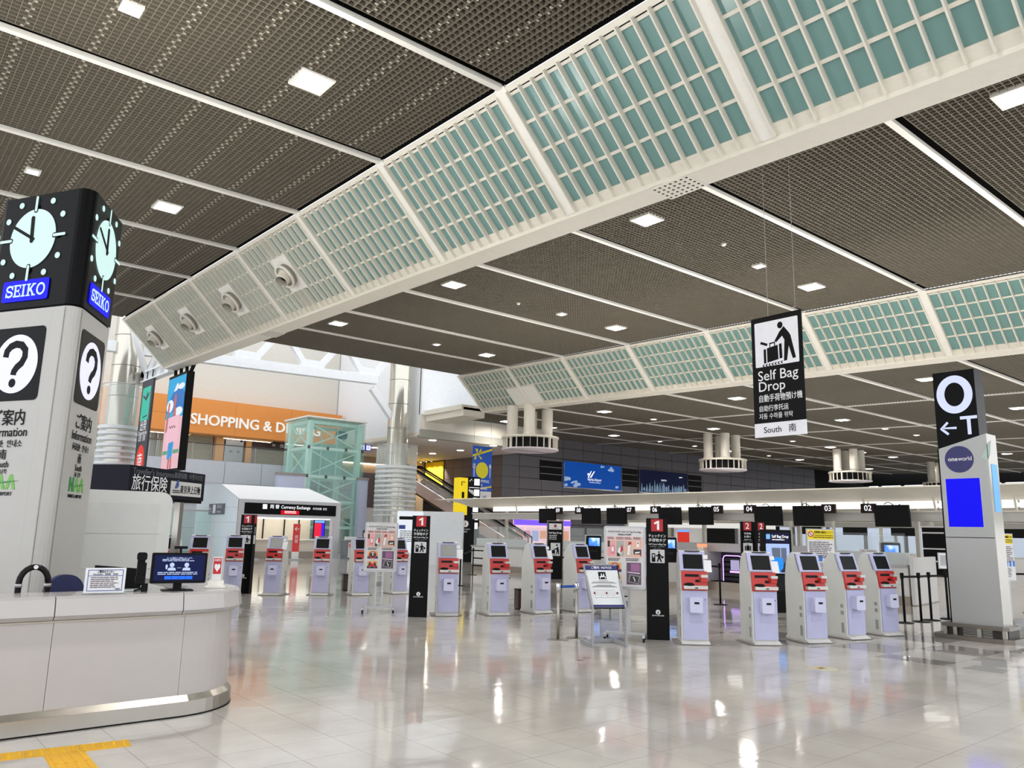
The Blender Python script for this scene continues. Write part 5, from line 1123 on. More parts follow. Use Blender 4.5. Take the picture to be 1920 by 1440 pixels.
# ================================================================ CHECK-IN KIOSKS AND FLOOR SIGNS
SLOT = mat('kiosk slot black', (18, 16, 18), .4)
SILV = mat('kiosk silver tray', (196, 194, 190), .3, .3)
def make_kiosk():
    t = thing('check_in_kiosk', 'x', 'kiosk')
    w = .205
    prof = [(.12, .05), (.12, .80), (.15, .98), (.20, 1.10), (.285, 1.34), (.33, 1.395), (.39, 1.405), (.47, 1.36), (.55, 1.24), (.59, 1.05), (.60, .9), (.60, .05)]
    MB().prism(prof, -w, w, 'x').obj('body', KGREY, t)
    front = MB().box(-.175, .20, .10, .12, .07, .795).obj('front_panel', LAV, t)
    m = MB(); m.prism([(.095, .80), (.12, .80), (.16, 1.09), (.135, 1.09)], -.19, .205, 'x'); red = m.obj('red_panel', KRED, t)
    sl = (.285 - .20) / (1.34 - 1.10)
    def on(z, d): return (.20 + (z - 1.10) * sl - d)
    def slab(x0, x1, z0, z1, d0, d1):
        return MB().prism([(on(z0, d1), z0), (on(z0, d0), z0), (on(z1, d0), z1), (on(z1, d1), z1)], x0, x1, 'x')
    bez = slab(-.205, .195, 1.10, 1.385, -.02, .035).obj('screen_bezel', LAV, t)
    slab(-.15, .155, 1.125, 1.345, .03, .038).obj('screen', SCREEN, bez)
    m = MB(); m.lathe([(.0, 1.386), (.11, 1.386), (.13, 1.40), (.0, 1.40)], 18, (0, .0)); m.v = [(x, .262 + y * .22 + .03 * (z - 1.386), z) for x, y, z in m.v]; m.obj('top_slot', SLOT, t)
    rp = lambda z, d: .105 + (z - .80) * .138 - d
    def rs(x0, x1, z0, z1, d0, d1): return MB().prism([(rp(z0, d1), z0), (rp(z0, d0), z0), (rp(z1, d0), z1), (rp(z1, d1), z1)], x0, x1, 'x')
    rs(-.14, .075, 1.005, 1.045, -.01, .012).obj('printer_slot', SLOT, red)
    rs(.02, .085, .925, .965, -.01, .014).obj('card_slot', SLOT, red)
    rs(-.165, .01, .90, .955, -.005, .008).obj('recess', mat('kiosk dark red', (128, 20, 16), .4), red)
    MB().box(-.165, .20, .035, .11, .825, .875).obj('tray', SILV, red)
    m = MB(); m.lathe([(0, .872), (.085, .872), (.075, .90), (.045, .915), (0, .915)], 16); m.v = [(x * 1.0 - .08, y * .55 + .075, z) for x, y, z in m.v]; m.obj('passport_reader', MATBLACK, red)
    MB().box(.10, .205, .05, .13, 1.0, 1.04).obj('card_shelf', SILV, red)
    MB().box(.10, .20, .07, .12, .93, 1.0).obj('card_block', KRED, red)
    MB().box(.0, .05, .032, .036, .835, .85).obj('tray_label', SLOT, red)
    MB().rbox(-.085, .11, -.01, .10, .475, .705, .02, 3, 'y').obj('receipt_box', mat('kiosk box lavender', (200, 200, 226), .35), front)
    MB().box(-.02, .055, -.014, -.009, .605, .635).obj('receipt_slot', SLOT, front)
    MB().box(-.08, .108, .094, .101, .33, .47).obj('lower_hatch', mat('kiosk hatch', (176, 176, 206), .4), front)
    MB().cyl((.165, .10, .665), (.165, .095, .665), .008, n=8).obj('lock', SLOT, front)
    for z0, z1 in ((.50, .56), (.39, .45), (.10, .26)):
        MB().box(-w - .003, -w + .001, .17, .23, z0, z1).obj('side_vent', mat('kiosk vent grey', (150, 150, 146), .6), t); MB().box(w - .001, w + .003, .42, .48, z0, z1).obj('side_vent', mat('kiosk vent grey', (150, 150, 146), .6), t)
    MB().prism([(0, .012), (.10, .052), (.62, .052), (.62, .012)], -.215, .215, 'x').obj('foot_plate', mat('kiosk foot grey', (204, 204, 198), .4), t)
    MB().prism(rrect(-.30, .30, .02, .66, .06), 0, .012).obj('base_plate', mat('base plate taupe', (112, 102, 98), .4), t)
    return t
KI = [  # front foot pixel, turn to the viewer's right, note on the screen side, screen paper, label
    (290, 1135, -24, 1, 0, 'self check-in kiosk furthest left, beside the hidden number 1 sign, paper note on its side'),
    (362, 1125, -10, 0, 0, 'self check-in kiosk behind the video phone screen, second from the left'),
    (432, 1119, -2, 0, 0, 'self check-in kiosk directly left of the leftmost full number 1 sign'),
    (505, 1117, -18, 1, 1, 'self check-in kiosk right of the leftmost full number 1 sign, screen covered by grey paper'),
    (597, 1117, -6, 0, 0, 'self check-in kiosk in the back row standing in front of the currency exchange'),
    (677, 1117, 14, 0, 0, 'self check-in kiosk half hidden behind the left instruction stand'),
    (752, 1114, 26, 0, 0, 'self check-in kiosk half hidden left of the middle number 1 sign'),
    (838, 1156, 5, 1, 1, 'self check-in kiosk right of the middle number 1 sign, screen covered by grey paper'),
    (938, 1155, 19, 0, 0, 'self check-in kiosk in the middle row, second right of the middle number 1 sign'),
    (1022, 1151, 34, 1, 0, 'self check-in kiosk in the middle row beside the brown bin'),
    (1102, 1148, 38, 0, 0, 'self check-in kiosk behind the leaning notice board'),
    (1306, 1210, 9, 1, 0, 'self check-in kiosk right of the biggest number 1 sign, paper notes beside its dark screen'),
    (1442, 1211, 23, 1, 0, 'self check-in kiosk in front of the black digital bag drop screen'),
    (1540, 1207, 36, 0, 0, 'self check-in kiosk in front of the yellow headed notice board'),
    (1617, 1200, 47, 0, 0, 'self check-in kiosk second from the right'),
    (1680, 1193, 49, 0, 0, 'self check-in kiosk furthest right, beside the black belt posts')]
proto = None
NOTE = mat('grey paper note', (206, 206, 202), .7)
for i, (px, py, dl, note, cover, lab) in enumerate(KI):
    k = make_kiosk() if i == 0 else copy_tree(proto)
    if i == 0: proto = k
    p = G(px, py); k.location = p; k.rotation_euler.z = toward_cam(p, dl); tag(k, lab, 'kiosk', 'self check-in kiosks in the hall')
extra = []
for i, o in enumerate([o for o in COL.objects if o.name.startswith('check_in_kiosk')]):
    note, cover = KI[i][3], KI[i][4]
    if note:
        for x0, x1, z0, z1, dy in ((.165, .235, 1.28, 1.34, -.01), (.17, .285, 1.08, 1.26, -.03)):
            y = .20 + (z0 - 1.1) * .354 - .04 + dy * 0
            MB().prism([(y, z0), (y + .003, z0), (y + .003 + (z1 - z0) * .354, z1), (y + (z1 - z0) * .354, z1)], x0, x1, 'x').obj('paper_note', PAPER, o)
    if cover:
        y = .20 + (1.125 - 1.1) * .354 - .042
        MB().prism([(y, 1.128), (y + .002, 1.128), (y + .002 + .214 * .354, 1.342), (y + .214 * .354, 1.342)], -.148, .152, 'x').obj('paper_cover', mat('grey screen paper', (150, 152, 148), .6), o)

def person_icon(t, cx, cz, s, y, m):
    """walking traveller with bag beside a machine"""
    P = lambda pl: [(cx + a * s, cz + c * s) for a, c in pl]
    plates(t, 'machine_icon', m, [P([(-.78, -.72), (-.28, -.72), (-.28, .38), (-.36, .45), (-.70, .45), (-.78, .38)])], y); plates(t, 'machine_window', PAPER, [P(rect(-.66, -.40, .08, .28)), P(rect(-.62, -.44, -.12, .0))], y - .003, .002)
    plates(t, 'head_icon', m, [P(circ(.22, .62, .12, n=14))], y); plates(t, 'body_icon', m, [P([(.08, .40), (.30, .46), (.52, .22), (.74, .02), (.70, -.06), (.46, .10), (.40, -.10), (.62, -.70), (.46, -.74), (.24, -.28), (.08, -.74), (-.08, -.70), (.08, -.12), (.10, .18), (-.10, .12), (-.24, .20), (-.26, .12), (-.08, .02)])], y); plates(t, 'bag_icon', m, [P([(.50, -.02), (.82, .10), (.88, -.14), (.56, -.26)])], y)
def jal_mark(t, cx, cz, r, y, m, bg):
    plates(t, 'emblem_disc', m, [circ(cx, cz, r, n=22)], y, .002); plates(t, 'emblem_crane', bg, [[(cx + a * r, cz + c * r) for a, c in pl] for pl in ([(-.5, .35), (-.28, -.25), (-.05, -.45), (.1, .1), (-.2, .0)], [(.5, .35), (.28, -.25), (.05, -.45), (.1, .5), (.25, .55), (.2, .1)])], y - .002, .002)
    plates(t, 'emblem_foot', bg, [rect(cx - .35 * r, cx + .35 * r, cz - .68 * r, cz - .55 * r)], y - .002, .002)
def number_sign(p, rz, lab, num='1', lines=('チェックイン', '手荷物タグ', 'Self Check In/Bag Tag'), hgt=1.898, w=.172, side=False, icon='walk', foot=True):
    t = thing('number_sign', lab, 'sign', p, rz, 'tall black numbered floor signs')
    bd = MB().prism([(-w - .006, 0), (w + .006, 0), (w, hgt), (-w, hgt)], 0, .16 if side else .09, 'y').obj('board', BLACK, t)
    faces = [(bd, 0.0)]
    for q, y in faces:
        k = hgt / 1.898
        plates(q, 'red_square', RED, [rect(-.095, .095, 1.69 * k, 1.885 * k)], y, .003); (text(q, 'lettering', num, SIGNW, .2, 0, y - .005, 1.787 * k, bold=.022) if num != '1' else plates(q, 'numeral', SIGNW, [[(.0, 1.715 * k), (.036, 1.715 * k), (.034, 1.86 * k), (.01, 1.86 * k), (-.05, 1.825 * k), (-.036, 1.80 * k), (.0, 1.82 * k)]], y - .003, .002))
        for s, z, sz, mm in ((lines[0], 1.615, .058, SIGNW), (lines[1], 1.545, .058, SIGNW), (lines[2], 1.485, .032, SIGNW)): text(q, 'lettering', s, mm, sz, 0, y - .003, z * k, bold=.012, w=.275 if num == '1' else .17)
        text(q, 'lettering', '自助值机 · 行李标签', GREYTXT, .027, 0, y - .003, 1.447 * k, w=.24); text(q, 'lettering', '셀프 체크인', GREYTXT, .025, 0, y - .003, 1.413 * k)
        plates(q, 'icon_field', mat('icon field grey', (204, 204, 206), .5), [rrect(-.115, .115, 1.19 * k, 1.40 * k, .012)], y, .003)
        if icon == 'walk': person_icon(q, 0, 1.29 * k, .115, y - .003, SIGNK)
        else: plates(q, 'case_icon', SIGNK, [rect(-.04, .04, 1.23 * k, 1.34 * k), rect(-.075, -.05, 1.23 * k, 1.335 * k), rect(.05, .075, 1.23 * k, 1.335 * k), rect(-.02, -.012, 1.34 * k, 1.37 * k), rect(.012, .02, 1.34 * k, 1.37 * k), rect(-.02, .02, 1.365 * k, 1.375 * k)], y - .003)
        jal_mark(q, 0, .425 * k, .037, y, SIGNW, BLACK); text(q, 'lettering', 'JAPAN AIRLINES', SIGNW, .026, 0, y - .003, .372 * k, bold=.02, sx=1.0)
    if side:
        MB().box(w - .001, w + .004, .02, .14, 1.69, 1.88).obj('side_red_square', RED, t); MB().box(w - .001, w + .004, .03, .13, 1.19, 1.40).obj('side_icon_field', mat('icon field grey', (204, 204, 206), .5), t); MB().box(w - .001, w + .005, .05, .12, 1.42, 1.6).obj('side_text', GREYTXT, t)
    return t
def at_floor(px, py, d=0): p = G(px, py); return p, toward_cam(p, d)
for px, py, d, l, s in ((1234.5, 1200, 2, 'biggest black number 1 sign, between the instruction stand and a kiosk', 0), (782.5, 1157, -1, 'middle black number 1 sign, right of the left instruction stand', 0), (453, 1113, -26, 'leftmost full black number 1 sign, showing its side, near the end of the desk', 1)):
    p, rz = at_floor(px, py, d); number_sign(p, rz, l, side=bool(s))
for px, d, l in ((260, -30, 'black number 1 sign mostly hidden behind the white cabinet, left of two'), (281, -22, 'black number 1 sign behind the furthest left kiosk, right of two')):
    p = G(px, 1112 if px < 270 else 1104); number_sign(p, toward_cam(p, d), l)
for px, py, d, l in ((1406, 1134, 12, 'black number 2 sign, left one of the pair behind a kiosk'), (1432, 1133, 40, 'black number 2 sign turned away, right one of the pair beside the digital screen')):
    p = G(px, py); number_sign(p, toward_cam(p, d), l, '2', ('手荷物', 'お預け', 'Baggage Drop'), 2.0, .16, icon='case')

# ---- how-to-tag instruction stands
PINK = mat('instruction pink', (222, 186, 182), .6)
def photo(t, nm, x0, x1, z0, z1, base, bits, y):
    plates(t, nm, mat('photo ' + base[0], base[1], .5), [rect(x0, x1, z0, z1)], y, .002)
    for i, (bn, bc, pl) in enumerate(bits): plates(t, 'photo_detail', mat('photo ' + bn, bc, .5), [[(x0 + a * (x1 - x0), z0 + c * (z1 - z0)) for a, c in pl]], y - .002 - .0008 * i, .001)
def tag_stand(p, rz, lab):
    t = thing('instruction_stand', lab, 'sign', p, rz, 'how to tag your bag stands')
    w, z0, z1 = .33, .78, 1.76
    MB().prism(rrect(-w, w, z0, z1, .03), -.015, .03, 'y').obj('board', ALU, t); plates(t, 'sheet', mat('instruction sheet', (206, 204, 204), .5), [rect(-w + .035, w - .035, z0 + .04, z1 - .03)], -.015, .003)
    y = -.018
    text(t, 'lettering', 'タグのつけ方  How To Tag Your Bag', SIGNK, .036, 0, y - .003, z1 - .09, bold=.012, w=.52); text(t, 'lettering', '如何贴上行李牌', SIGNK, .03, 0, y - .003, z1 - .135, bold=.01)
    plates(t, 'pink_band', PINK, [rect(-w + .04, w - .04, 1.27, z1 - .165)], y, .002)
    for i in range(4):
        x0 = -.27 + .137 * i; x1 = x0 + .123
        bars(t, 'caption', mat('caption dark', (70, 50, 54), .6), x0, x1, 1.545, 1.585, 2, y - .003, i)
    G1 = ('grey', (168, 164, 158)); B1 = ('beige', (196, 178, 162)); D1 = ('dark', (52, 46, 46)); W1 = ('white', (232, 230, 228)); R1 = ('crimson', (176, 40, 52)); S1 = ('skin', (226, 170, 148)); P1_ = ('mauve', (150, 96, 140)); NV1 = ('navy', (44, 44, 96))
    T = lambda c, pl: (c[0], c[1], pl)
    photo(t, 'photo_panel', -.27, -.147, 1.285, 1.53, ('rose', (222, 160, 158)), [T(D1, [(0, .6), (.3, .6), (.3, 1), (0, 1)]), T(('pink case', (216, 130, 140)), [(.4, .15), (.9, .15), (.9, .7), (.4, .7)]), T(W1, [(.5, .3), (.8, .3), (.8, .6), (.5, .6)])], y - .002)
    photo(t, 'photo_panel', -.133, -.01, 1.285, 1.53, G1, [T(W1, [(.2, .1), (.7, .2), (.6, .6), (.3, .5)]), T(R1, [(.5, .2), (.9, .4), (.8, .75), (.6, .6)]), T(D1, [(.1, 0), (.5, 0), (.4, .2), (.1, .25)])], y - .002)
    photo(t, 'photo_panel', .004, .127, 1.285, 1.53, B1, [T(W1, [(.3, .1), (.6, .1), (.7, .8), (.5, .9)]), T(R1, [(.4, .7), (.9, .8), (.8, .95), (.5, .95)]), T(S1, [(0, .3), (.35, .4), (.3, .6), (0, .55)])], y - .002)
    photo(t, 'photo_panel', .141, .264, 1.42, 1.53, S1, [T(W1, [(.4, .1), (.75, .1), (.75, .95), (.4, .95)]), T(D1, [(.5, .6), (.65, .6), (.65, .8), (.5, .8)])], y - .002)
    photo(t, 'photo_panel', .141, .264, 1.285, 1.40, D1, [T(W1, [(.2, .4), (.8, .5), (.8, .7), (.2, .6)]), T(S1, [(0, 0), (1, 0), (.8, .3), (0, .3)])], y - .002)
    bars(t, 'caption', mat('caption dark', (70, 50, 54), .6), -.26, -.04, 1.205, 1.255, 3, y - .003, 11); bars(t, 'caption', mat('caption dark', (70, 50, 54), .6), .02, .26, 1.205, 1.255, 2, y - .003, 12)
    OR = mat('warning red', (206, 54, 34), .5)
    for z, tp in ((1.04, 0), (.85, 1)):
        photo(t, 'photo_panel', -.26, -.05, z, z + .15, ('tan', (206, 180, 130)), [T(NV1, [(0, 0), (1, 0), (1, .3), (0, .3)]), T(D1, [(.12, .1), (.88, .1), (.84, .72), (.16, .72)]), T(W1, [(.45, .4), (.56, .4), (.54, .85), (.47, .85)])], y)
        if tp == 0:
            m = MB(); n = 28
            vs = [(-.155 + r * math.cos(2 * math.pi * k / n), y - .008, z + .075 + r * .92 * math.sin(2 * math.pi * k / n)) for r in (.078, .060) for k in range(n)]
            m.add(vs, [(k, (k + 1) % n, n + (k + 1) % n, n + k) for k in range(n)]); m.obj('red_ring', OR, t)
        else:
            for a in (1, -1): plates(t, 'cross_bar', OR, [rot2(rect(-.235, -.075, z + .062, z + .088), a * R(42), (-.155, z + .075))], y - .008, .002)
    photo(t, 'photo_panel', .03, .26, .85, 1.19, ('plum', (96, 72, 96)), [T(P1_, [(.3, .6), (.9, .6), (.9, .95), (.3, .95)]), T(W1, [(.05, .55), (.9, .5), (.9, .54), (.05, .58)]), T(('tray grey', (130, 130, 134)), [(.1, .12), (.8, .02), (.95, .4), (.2, .48)]), T(D1, [(.2, .15), (.75, .08), (.86, .36), (.28, .42)]), T(W1, [(.44, .36), (.5, .36), (.62, .16), (.56, .14)])], y)
    for x in (-.065, .065): MB().box(x - .022, x + .022, .0, .03, .09, z0 + .3).obj('upright', ALU, t)
    for k in range(6): MB().box(-.045, .045, .005, .025, .18 + .105 * k, .188 + .105 * k).obj('rung', ALU, t)
    MB().box(-.05, .05, -.01, .03, .50, .59).obj('lock_block', mat('lock grey', (120, 120, 122), .4), t)
    MB().beam((-.30, .015, .10), (.30, .015, .10), .05, .04).obj('cross_foot', ALU, t)
    for s in (-1, 1):
        MB().beam((.30 * s, -.22, .085), (.30 * s, .25, .085), .04, .035).obj('side_foot', ALU, t)
        for yy in (-.2, .23):
            MB().cyl((.30 * s - .015, yy, .033), (.30 * s + .015, yy, .033), .033, n=14).obj('castor', MATBLACK, t); MB().box(.30 * s - .012, .30 * s + .012, yy - .015, yy + .02, .05, .075).obj('castor_fork', CHROME, t)
    return t
p, rz = at_floor(708, 1148, 0); tag_stand(p, rz, 'left How To Tag Your Bag stand on castors, left of the middle number 1 sign')
p, rz = at_floor(1172, 1200, -4); tag_stand(p, rz, 'right How To Tag Your Bag stand on castors, behind the leaning notice board')

# ---- leaning notice board
p, rz = at_floor(1140, 1213, 20)
t = thing('notice_board', 'leaning blue and white NOTICE board on a grey steel stand', 'sign', p, rz)
FG = mat('grey powder coat', (150, 151, 154), .45)
wb = .26; lean = .40
def lb(z): return -.02 + (z - .56) * (lean / .68)
m = MB()
def leanbox(x0, x1, z0, z1, d0, d1): return MB().prism([(lb(z0) - d1, z0), (lb(z0) - d0, z0), (lb(z1) - d0, z1), (lb(z1) - d1, z1)], x0, x1, 'x')
leanbox(-wb, wb, .56, 1.16, -.02, .0).obj('board', MATBLACK, t); leanbox(-wb - .02, -wb, .55, 1.17, -.02, .012).obj('frame_bar', ALU, t); leanbox(wb, wb + .012, .55, 1.17, -.02, .008).obj('frame_bar', MATBLACK, t); leanbox(-wb - .02, wb + .01, 1.16, 1.172, -.02, .01).obj('frame_bar', ALU, t); leanbox(-wb - .02, wb + .01, .545, .56, -.02, .01).obj('frame_bar', MATBLACK, t)
leanbox(-wb + .004, wb - .004, .565, 1.155, 0, .002).obj('sheet', mat('notice sheet', (214, 216, 218), .5), t)
NB = mat('notice navy', (40, 42, 104), .5)
leanbox(-wb + .004, wb - .004, 1.085, 1.152, .002, .004).obj('heading_band', NB, t); leanbox(-wb + .004, wb - .004, .568, .60, .002, .004).obj('foot_band', NB, t)
tilt = math.atan2(lean, .68)
def ltext(s, m_, size, x, z, bold=0.0): text(t, 'lettering', s, m_, size, x, lb(z) - .006, z, bold=bold, rot=(R(90) - tilt, 0, 0))
ltext('ご案内  NOTICE', SIGNW, .046, 0, 1.12, .015)
leanbox(-.065, .055, .955, 1.06, .002, .004).obj('pictogram_field', SIGNK, t); leanbox(-.03, .02, .985, 1.005, .004, .006).obj('pictogram_sofa', SIGNW, t)
for x in (-.025, .012): leanbox(x, x + .016, 1.0, 1.035, .004, .006).obj('pictogram_person', SIGNW, t)
for x in (-.048, .03): leanbox(x, x + .012, .965, 1.0, .004, .006).obj('pictogram_arm', SIGNW, t)
rr = random.Random(5)
for z, a, c in ((.93, -.08, .08), (.912, -.18, .16), (.897, -.2, .2), (.868, -.12, .12), (.855, -.17, .17), (.842, -.2, .2)): leanbox(a, c, z, z + .006, .002, .003).obj('small_print', SIGNK, t)
for k in range(12): leanbox(-.17 + .03 * k, -.166 + .03 * k, .71 + .01 * (k % 3), .79, .002, .003).obj('plan_line', GREYTXT, t)
leanbox(-.19, .2, .695, .70, .002, .003).obj('plan_line', GREYTXT, t); leanbox(-.17, .15, .80, .804, .002, .003).obj('plan_line', GREYTXT, t)
for x in (-.19, .0, .17): leanbox(x, x + .028, .745, .775, .003, .005).obj('plan_marker', mat('plan maroon', (110, 24, 40), .5), t)
for s in (-1, 1):
    x = s * (wb + .0)
    MB().beam((x, -.06, 0.03), (x, -.06, .56), .035, .03).obj('front_leg', FG, t); MB().beam((x, -.06, .56), (x, lb(1.15) + .03, 1.15), .03, .025).obj('back_rail', FG, t); MB().beam((x, -.08, .03), (x, .46, .03), .03, .055).obj('floor_rail', FG, t)
    MB().cyl((x, -.06, 0), (x, -.06, .012), .012, n=8).obj('foot', MATBLACK, t); MB().cyl((x, .44, 0), (x, .44, .012), .012, n=8).obj('foot', MATBLACK, t)
MB().beam((-wb, .45, .03), (wb, .45, .03), .03, .05).obj('rear_rail', FG, t)

# ---- belt barriers
def belt_post(p, lab, m_, hgt=.98, r=.024, base=.17, group='belt barrier posts'):
    t = thing('belt_post', lab, 'barrier post', p, 0, group)
    MB().lathe([(base, 0), (base, .008), (base * .9, .014), (r, .02)], 28).obj('base', m_, t); MB().cyl((0, 0, .015), (0, 0, hgt - .1), r, n=14).obj('pole', m_, t)
    MB().lathe([(r, hgt - .12), (r * 1.5, hgt - .10), (r * 1.55, hgt - .01), (r * 1.2, hgt), (0, hgt)], 16).obj('head', m_ if m_ is not STEEL else CHROME, t)
    return t
def belt(a, c, z, m_, lab, w=.045, group='barrier belts'):
    t = thing('barrier_belt', lab, 'belt', a, 0, group); d = Vector(c) - Vector(a); u = d.normalized()
    MB().beam(u * .045 + Vector((0, 0, z)), d - u * .045 + Vector((0, 0, z)), .004, w).obj('webbing', m_, t); MB().beam(u * .043 + Vector((0, 0, z)), u * .065 + Vector((0, 0, z)), .012, w + .01).obj('clip', MATBLACK, t); return t
BLUEB = mat('belt blue', (34, 84, 176), .6)
pa, pb = G(1046, 1200), G(1081, 1197)
belt_post(pa, 'steel belt post left of the leaning notice board, front one of the pair', STEEL, .86); belt_post(pb, 'steel belt post left of the leaning notice board, rear one of the pair', STEEL, .86)
belt(pa, pb, .80, BLUEB, 'short blue belt between the two steel posts', .04)
BP = [(1697, 1168, 'black belt post right of the furthest right kiosk, first of four'), (1728, 1166, 'black belt post right of the furthest right kiosk, second of four'), (1747, 1163, 'black belt post right of the furthest right kiosk, third of four'), (1779, 1161, 'black belt post with a framed notice on top, beside the gate pillar'), (1351, 1134, 'black belt post between two right hand kiosks in front of the bag drop arch')]
ps = [G(a, c) for a, c, _ in BP]
for p, (_, _, l) in zip(ps, BP): belt_post(p, l, MATBLACK)
for i in range(3): belt(ps[i], ps[i + 1], .90, MATBLACK, f'black belt joining the {ORD[i]} and {ORD[i + 1]} posts right of the kiosks')
belt(ps[4], G(1300, 1131), .90, MATBLACK, 'black belt running left from the post before the bag drop arch')
t = thing('post_notice', 'small framed notice held on top of a black belt post, left of the gate pillar', 'sign', ps[3] + Vector((0, 0, .985)), toward_cam(ps[3], 25)); MB().box(-.13, .13, -.01, .01, .06, .40).obj('frame', ALU, t); plates(t, 'sheet', PAPER, [rect(-.115, .115, .075, .385)], -.01, .002); bars(t, 'small_print', GREYTXT, -.09, .09, .12, .34, 7, -.0125, 8); MB().box(-.03, .03, -.015, .015, 0, .06).obj('holder', MATBLACK, t)
FAR = [(862, 1098), (886, 1078), (948, 1084), (984, 1105), (1166, 1118), (1144, 1102), (1920, 1150), (1160, 1010)]
fl = [('black belt post behind the kiosk right of the middle number 1 sign, nearer one', 0), ('black belt post behind the kiosk right of the middle number 1 sign, farther one', 1), ('black belt post between the second and third middle kiosks', 2), ('black belt post behind the kiosk beside the brown bin', 3), ('black belt post half hidden behind the right instruction stand', 4), ('black belt post behind the leaning notice board', 5)]
fp_ = [G(*FAR[i]) for i in range(6)]
for l, i in fl: belt_post(fp_[i], l, MATBLACK)
for a, c, l in ((0, 1, 'dark belt behind the kiosk right of the middle number 1 sign'), (1, 2, 'dark belt crossing behind the second middle kiosk'), (3, 5, 'dark belt crossing behind the leaning notice board')):
    belt(fp_[a], fp_[c], .90, MATBLACK, l)
for z in (.35, .62): belt(fp_[1], fp_[2], z, MATBLACK, 'lower dark belt behind the second middle kiosk, ' + ('lowest' if z < .5 else 'middle'))
p = G(655, 1080); q = p; belt_post(p, 'black belt post in front of the lift tower, left of the instruction stand', MATBLACK); belt(p, G(690, 1079), .9, MATBLACK, 'dark belt left of the left instruction stand')
p = G(1934, 1150); belt_post(p, 'black belt post at the right edge of the photo', MATBLACK); belt(G(1878, 1150), p, .90, MATBLACK, 'dark belt running right from the gate pillar')
t = thing('waste_bin', 'brown square waste bin beside a middle row kiosk', 'bin', G(982, 1143), toward_cam(G(982, 1143), 20)); BR = mat('brown bin', (60, 40, 32), .5)
MB().box(-.13, .13, 0, .26, .02, .40).obj('body', BR, t); MB().box(-.135, .135, -.005, .265, .40, .42).obj('rim', MATBLACK, t); MB().box(-.12, .12, .01, .25, 0, .02).obj('foot', MATBLACK, t)
p = G(652, 1108); t = thing('waste_bin', 'brown square waste bin left of the kiosk behind the left instruction stand', 'bin', p, toward_cam(p, 10)); MB().box(-.13, .13, 0, .26, .02, .40).obj('body', BR, t); MB().box(-.135, .135, -.005, .265, .40, .42).obj('rim', MATBLACK, t); MB().box(-.12, .12, .01, .25, 0, .02).obj('foot', MATBLACK, t)

# ---- black digital bag drop screen
p = G(1463, 1148); t = thing('digital_sign', 'tall black digital Self Bag Drop screen showing a blue suitcase, behind a kiosk', 'screen', p, toward_cam(p, 34)); w = .36
MB().box(-w, w, 0, .14, .05, 1.80).obj('case', MATBLACK, t); MB().box(-w - .03, w + .03, -.12, .30, 0, .05).obj('foot', MATBLACK, t); y = -.001
plates(t, 'header', mat('screen dark blue', (16, 18, 60), .3, emit=.6), [rect(-.30, .30, 1.50, 1.74)], 0); text(t, 'lettering', 'Self Bag Drop', GLOWW, .088, .07, -.007, 1.65, bold=.010, w=.43); bars(t, 'header_print', GLOWW, -.14, .28, 1.55, 1.59, 1, -.006, 2); plates(t, 'header_icon', mat('icon sky', (130, 190, 250), .4, emit=.9), [rect(-.29, -.19, 1.59, 1.70)], -.004)
plates(t, 'picture', mat('screen pale blue', (176, 200, 250), .4, emit=.9), [rect(-.30, .30, .84, 1.49)], 0); plates(t, 'machine_hood', mat('screen grey', (120, 128, 150), .4, emit=.6), [[(-.12, .95), (.06, .92), (.06, 1.40), (-.16, 1.40)], [(.08, .92), (.22, .90), (.22, 1.40), (.08, 1.40)]], -.004)
plates(t, 'blue_case', mat('screen case blue', (40, 150, 250), .4, emit=.9), [[(-.18, .90), (.02, .86), (.12, .96), (.12, 1.17), (-.06, 1.20), (-.18, 1.14)]], -.008); plates(t, 'conveyor', mat('screen slate', (60, 66, 84), .4, emit=.5), [[(.04, .86), (.28, .86), (.16, 1.1), (.12, 1.0)]], -.006)
plates(t, 'dark_panel', SCREEN, [rect(-.30, .30, .46, .80)], 0)
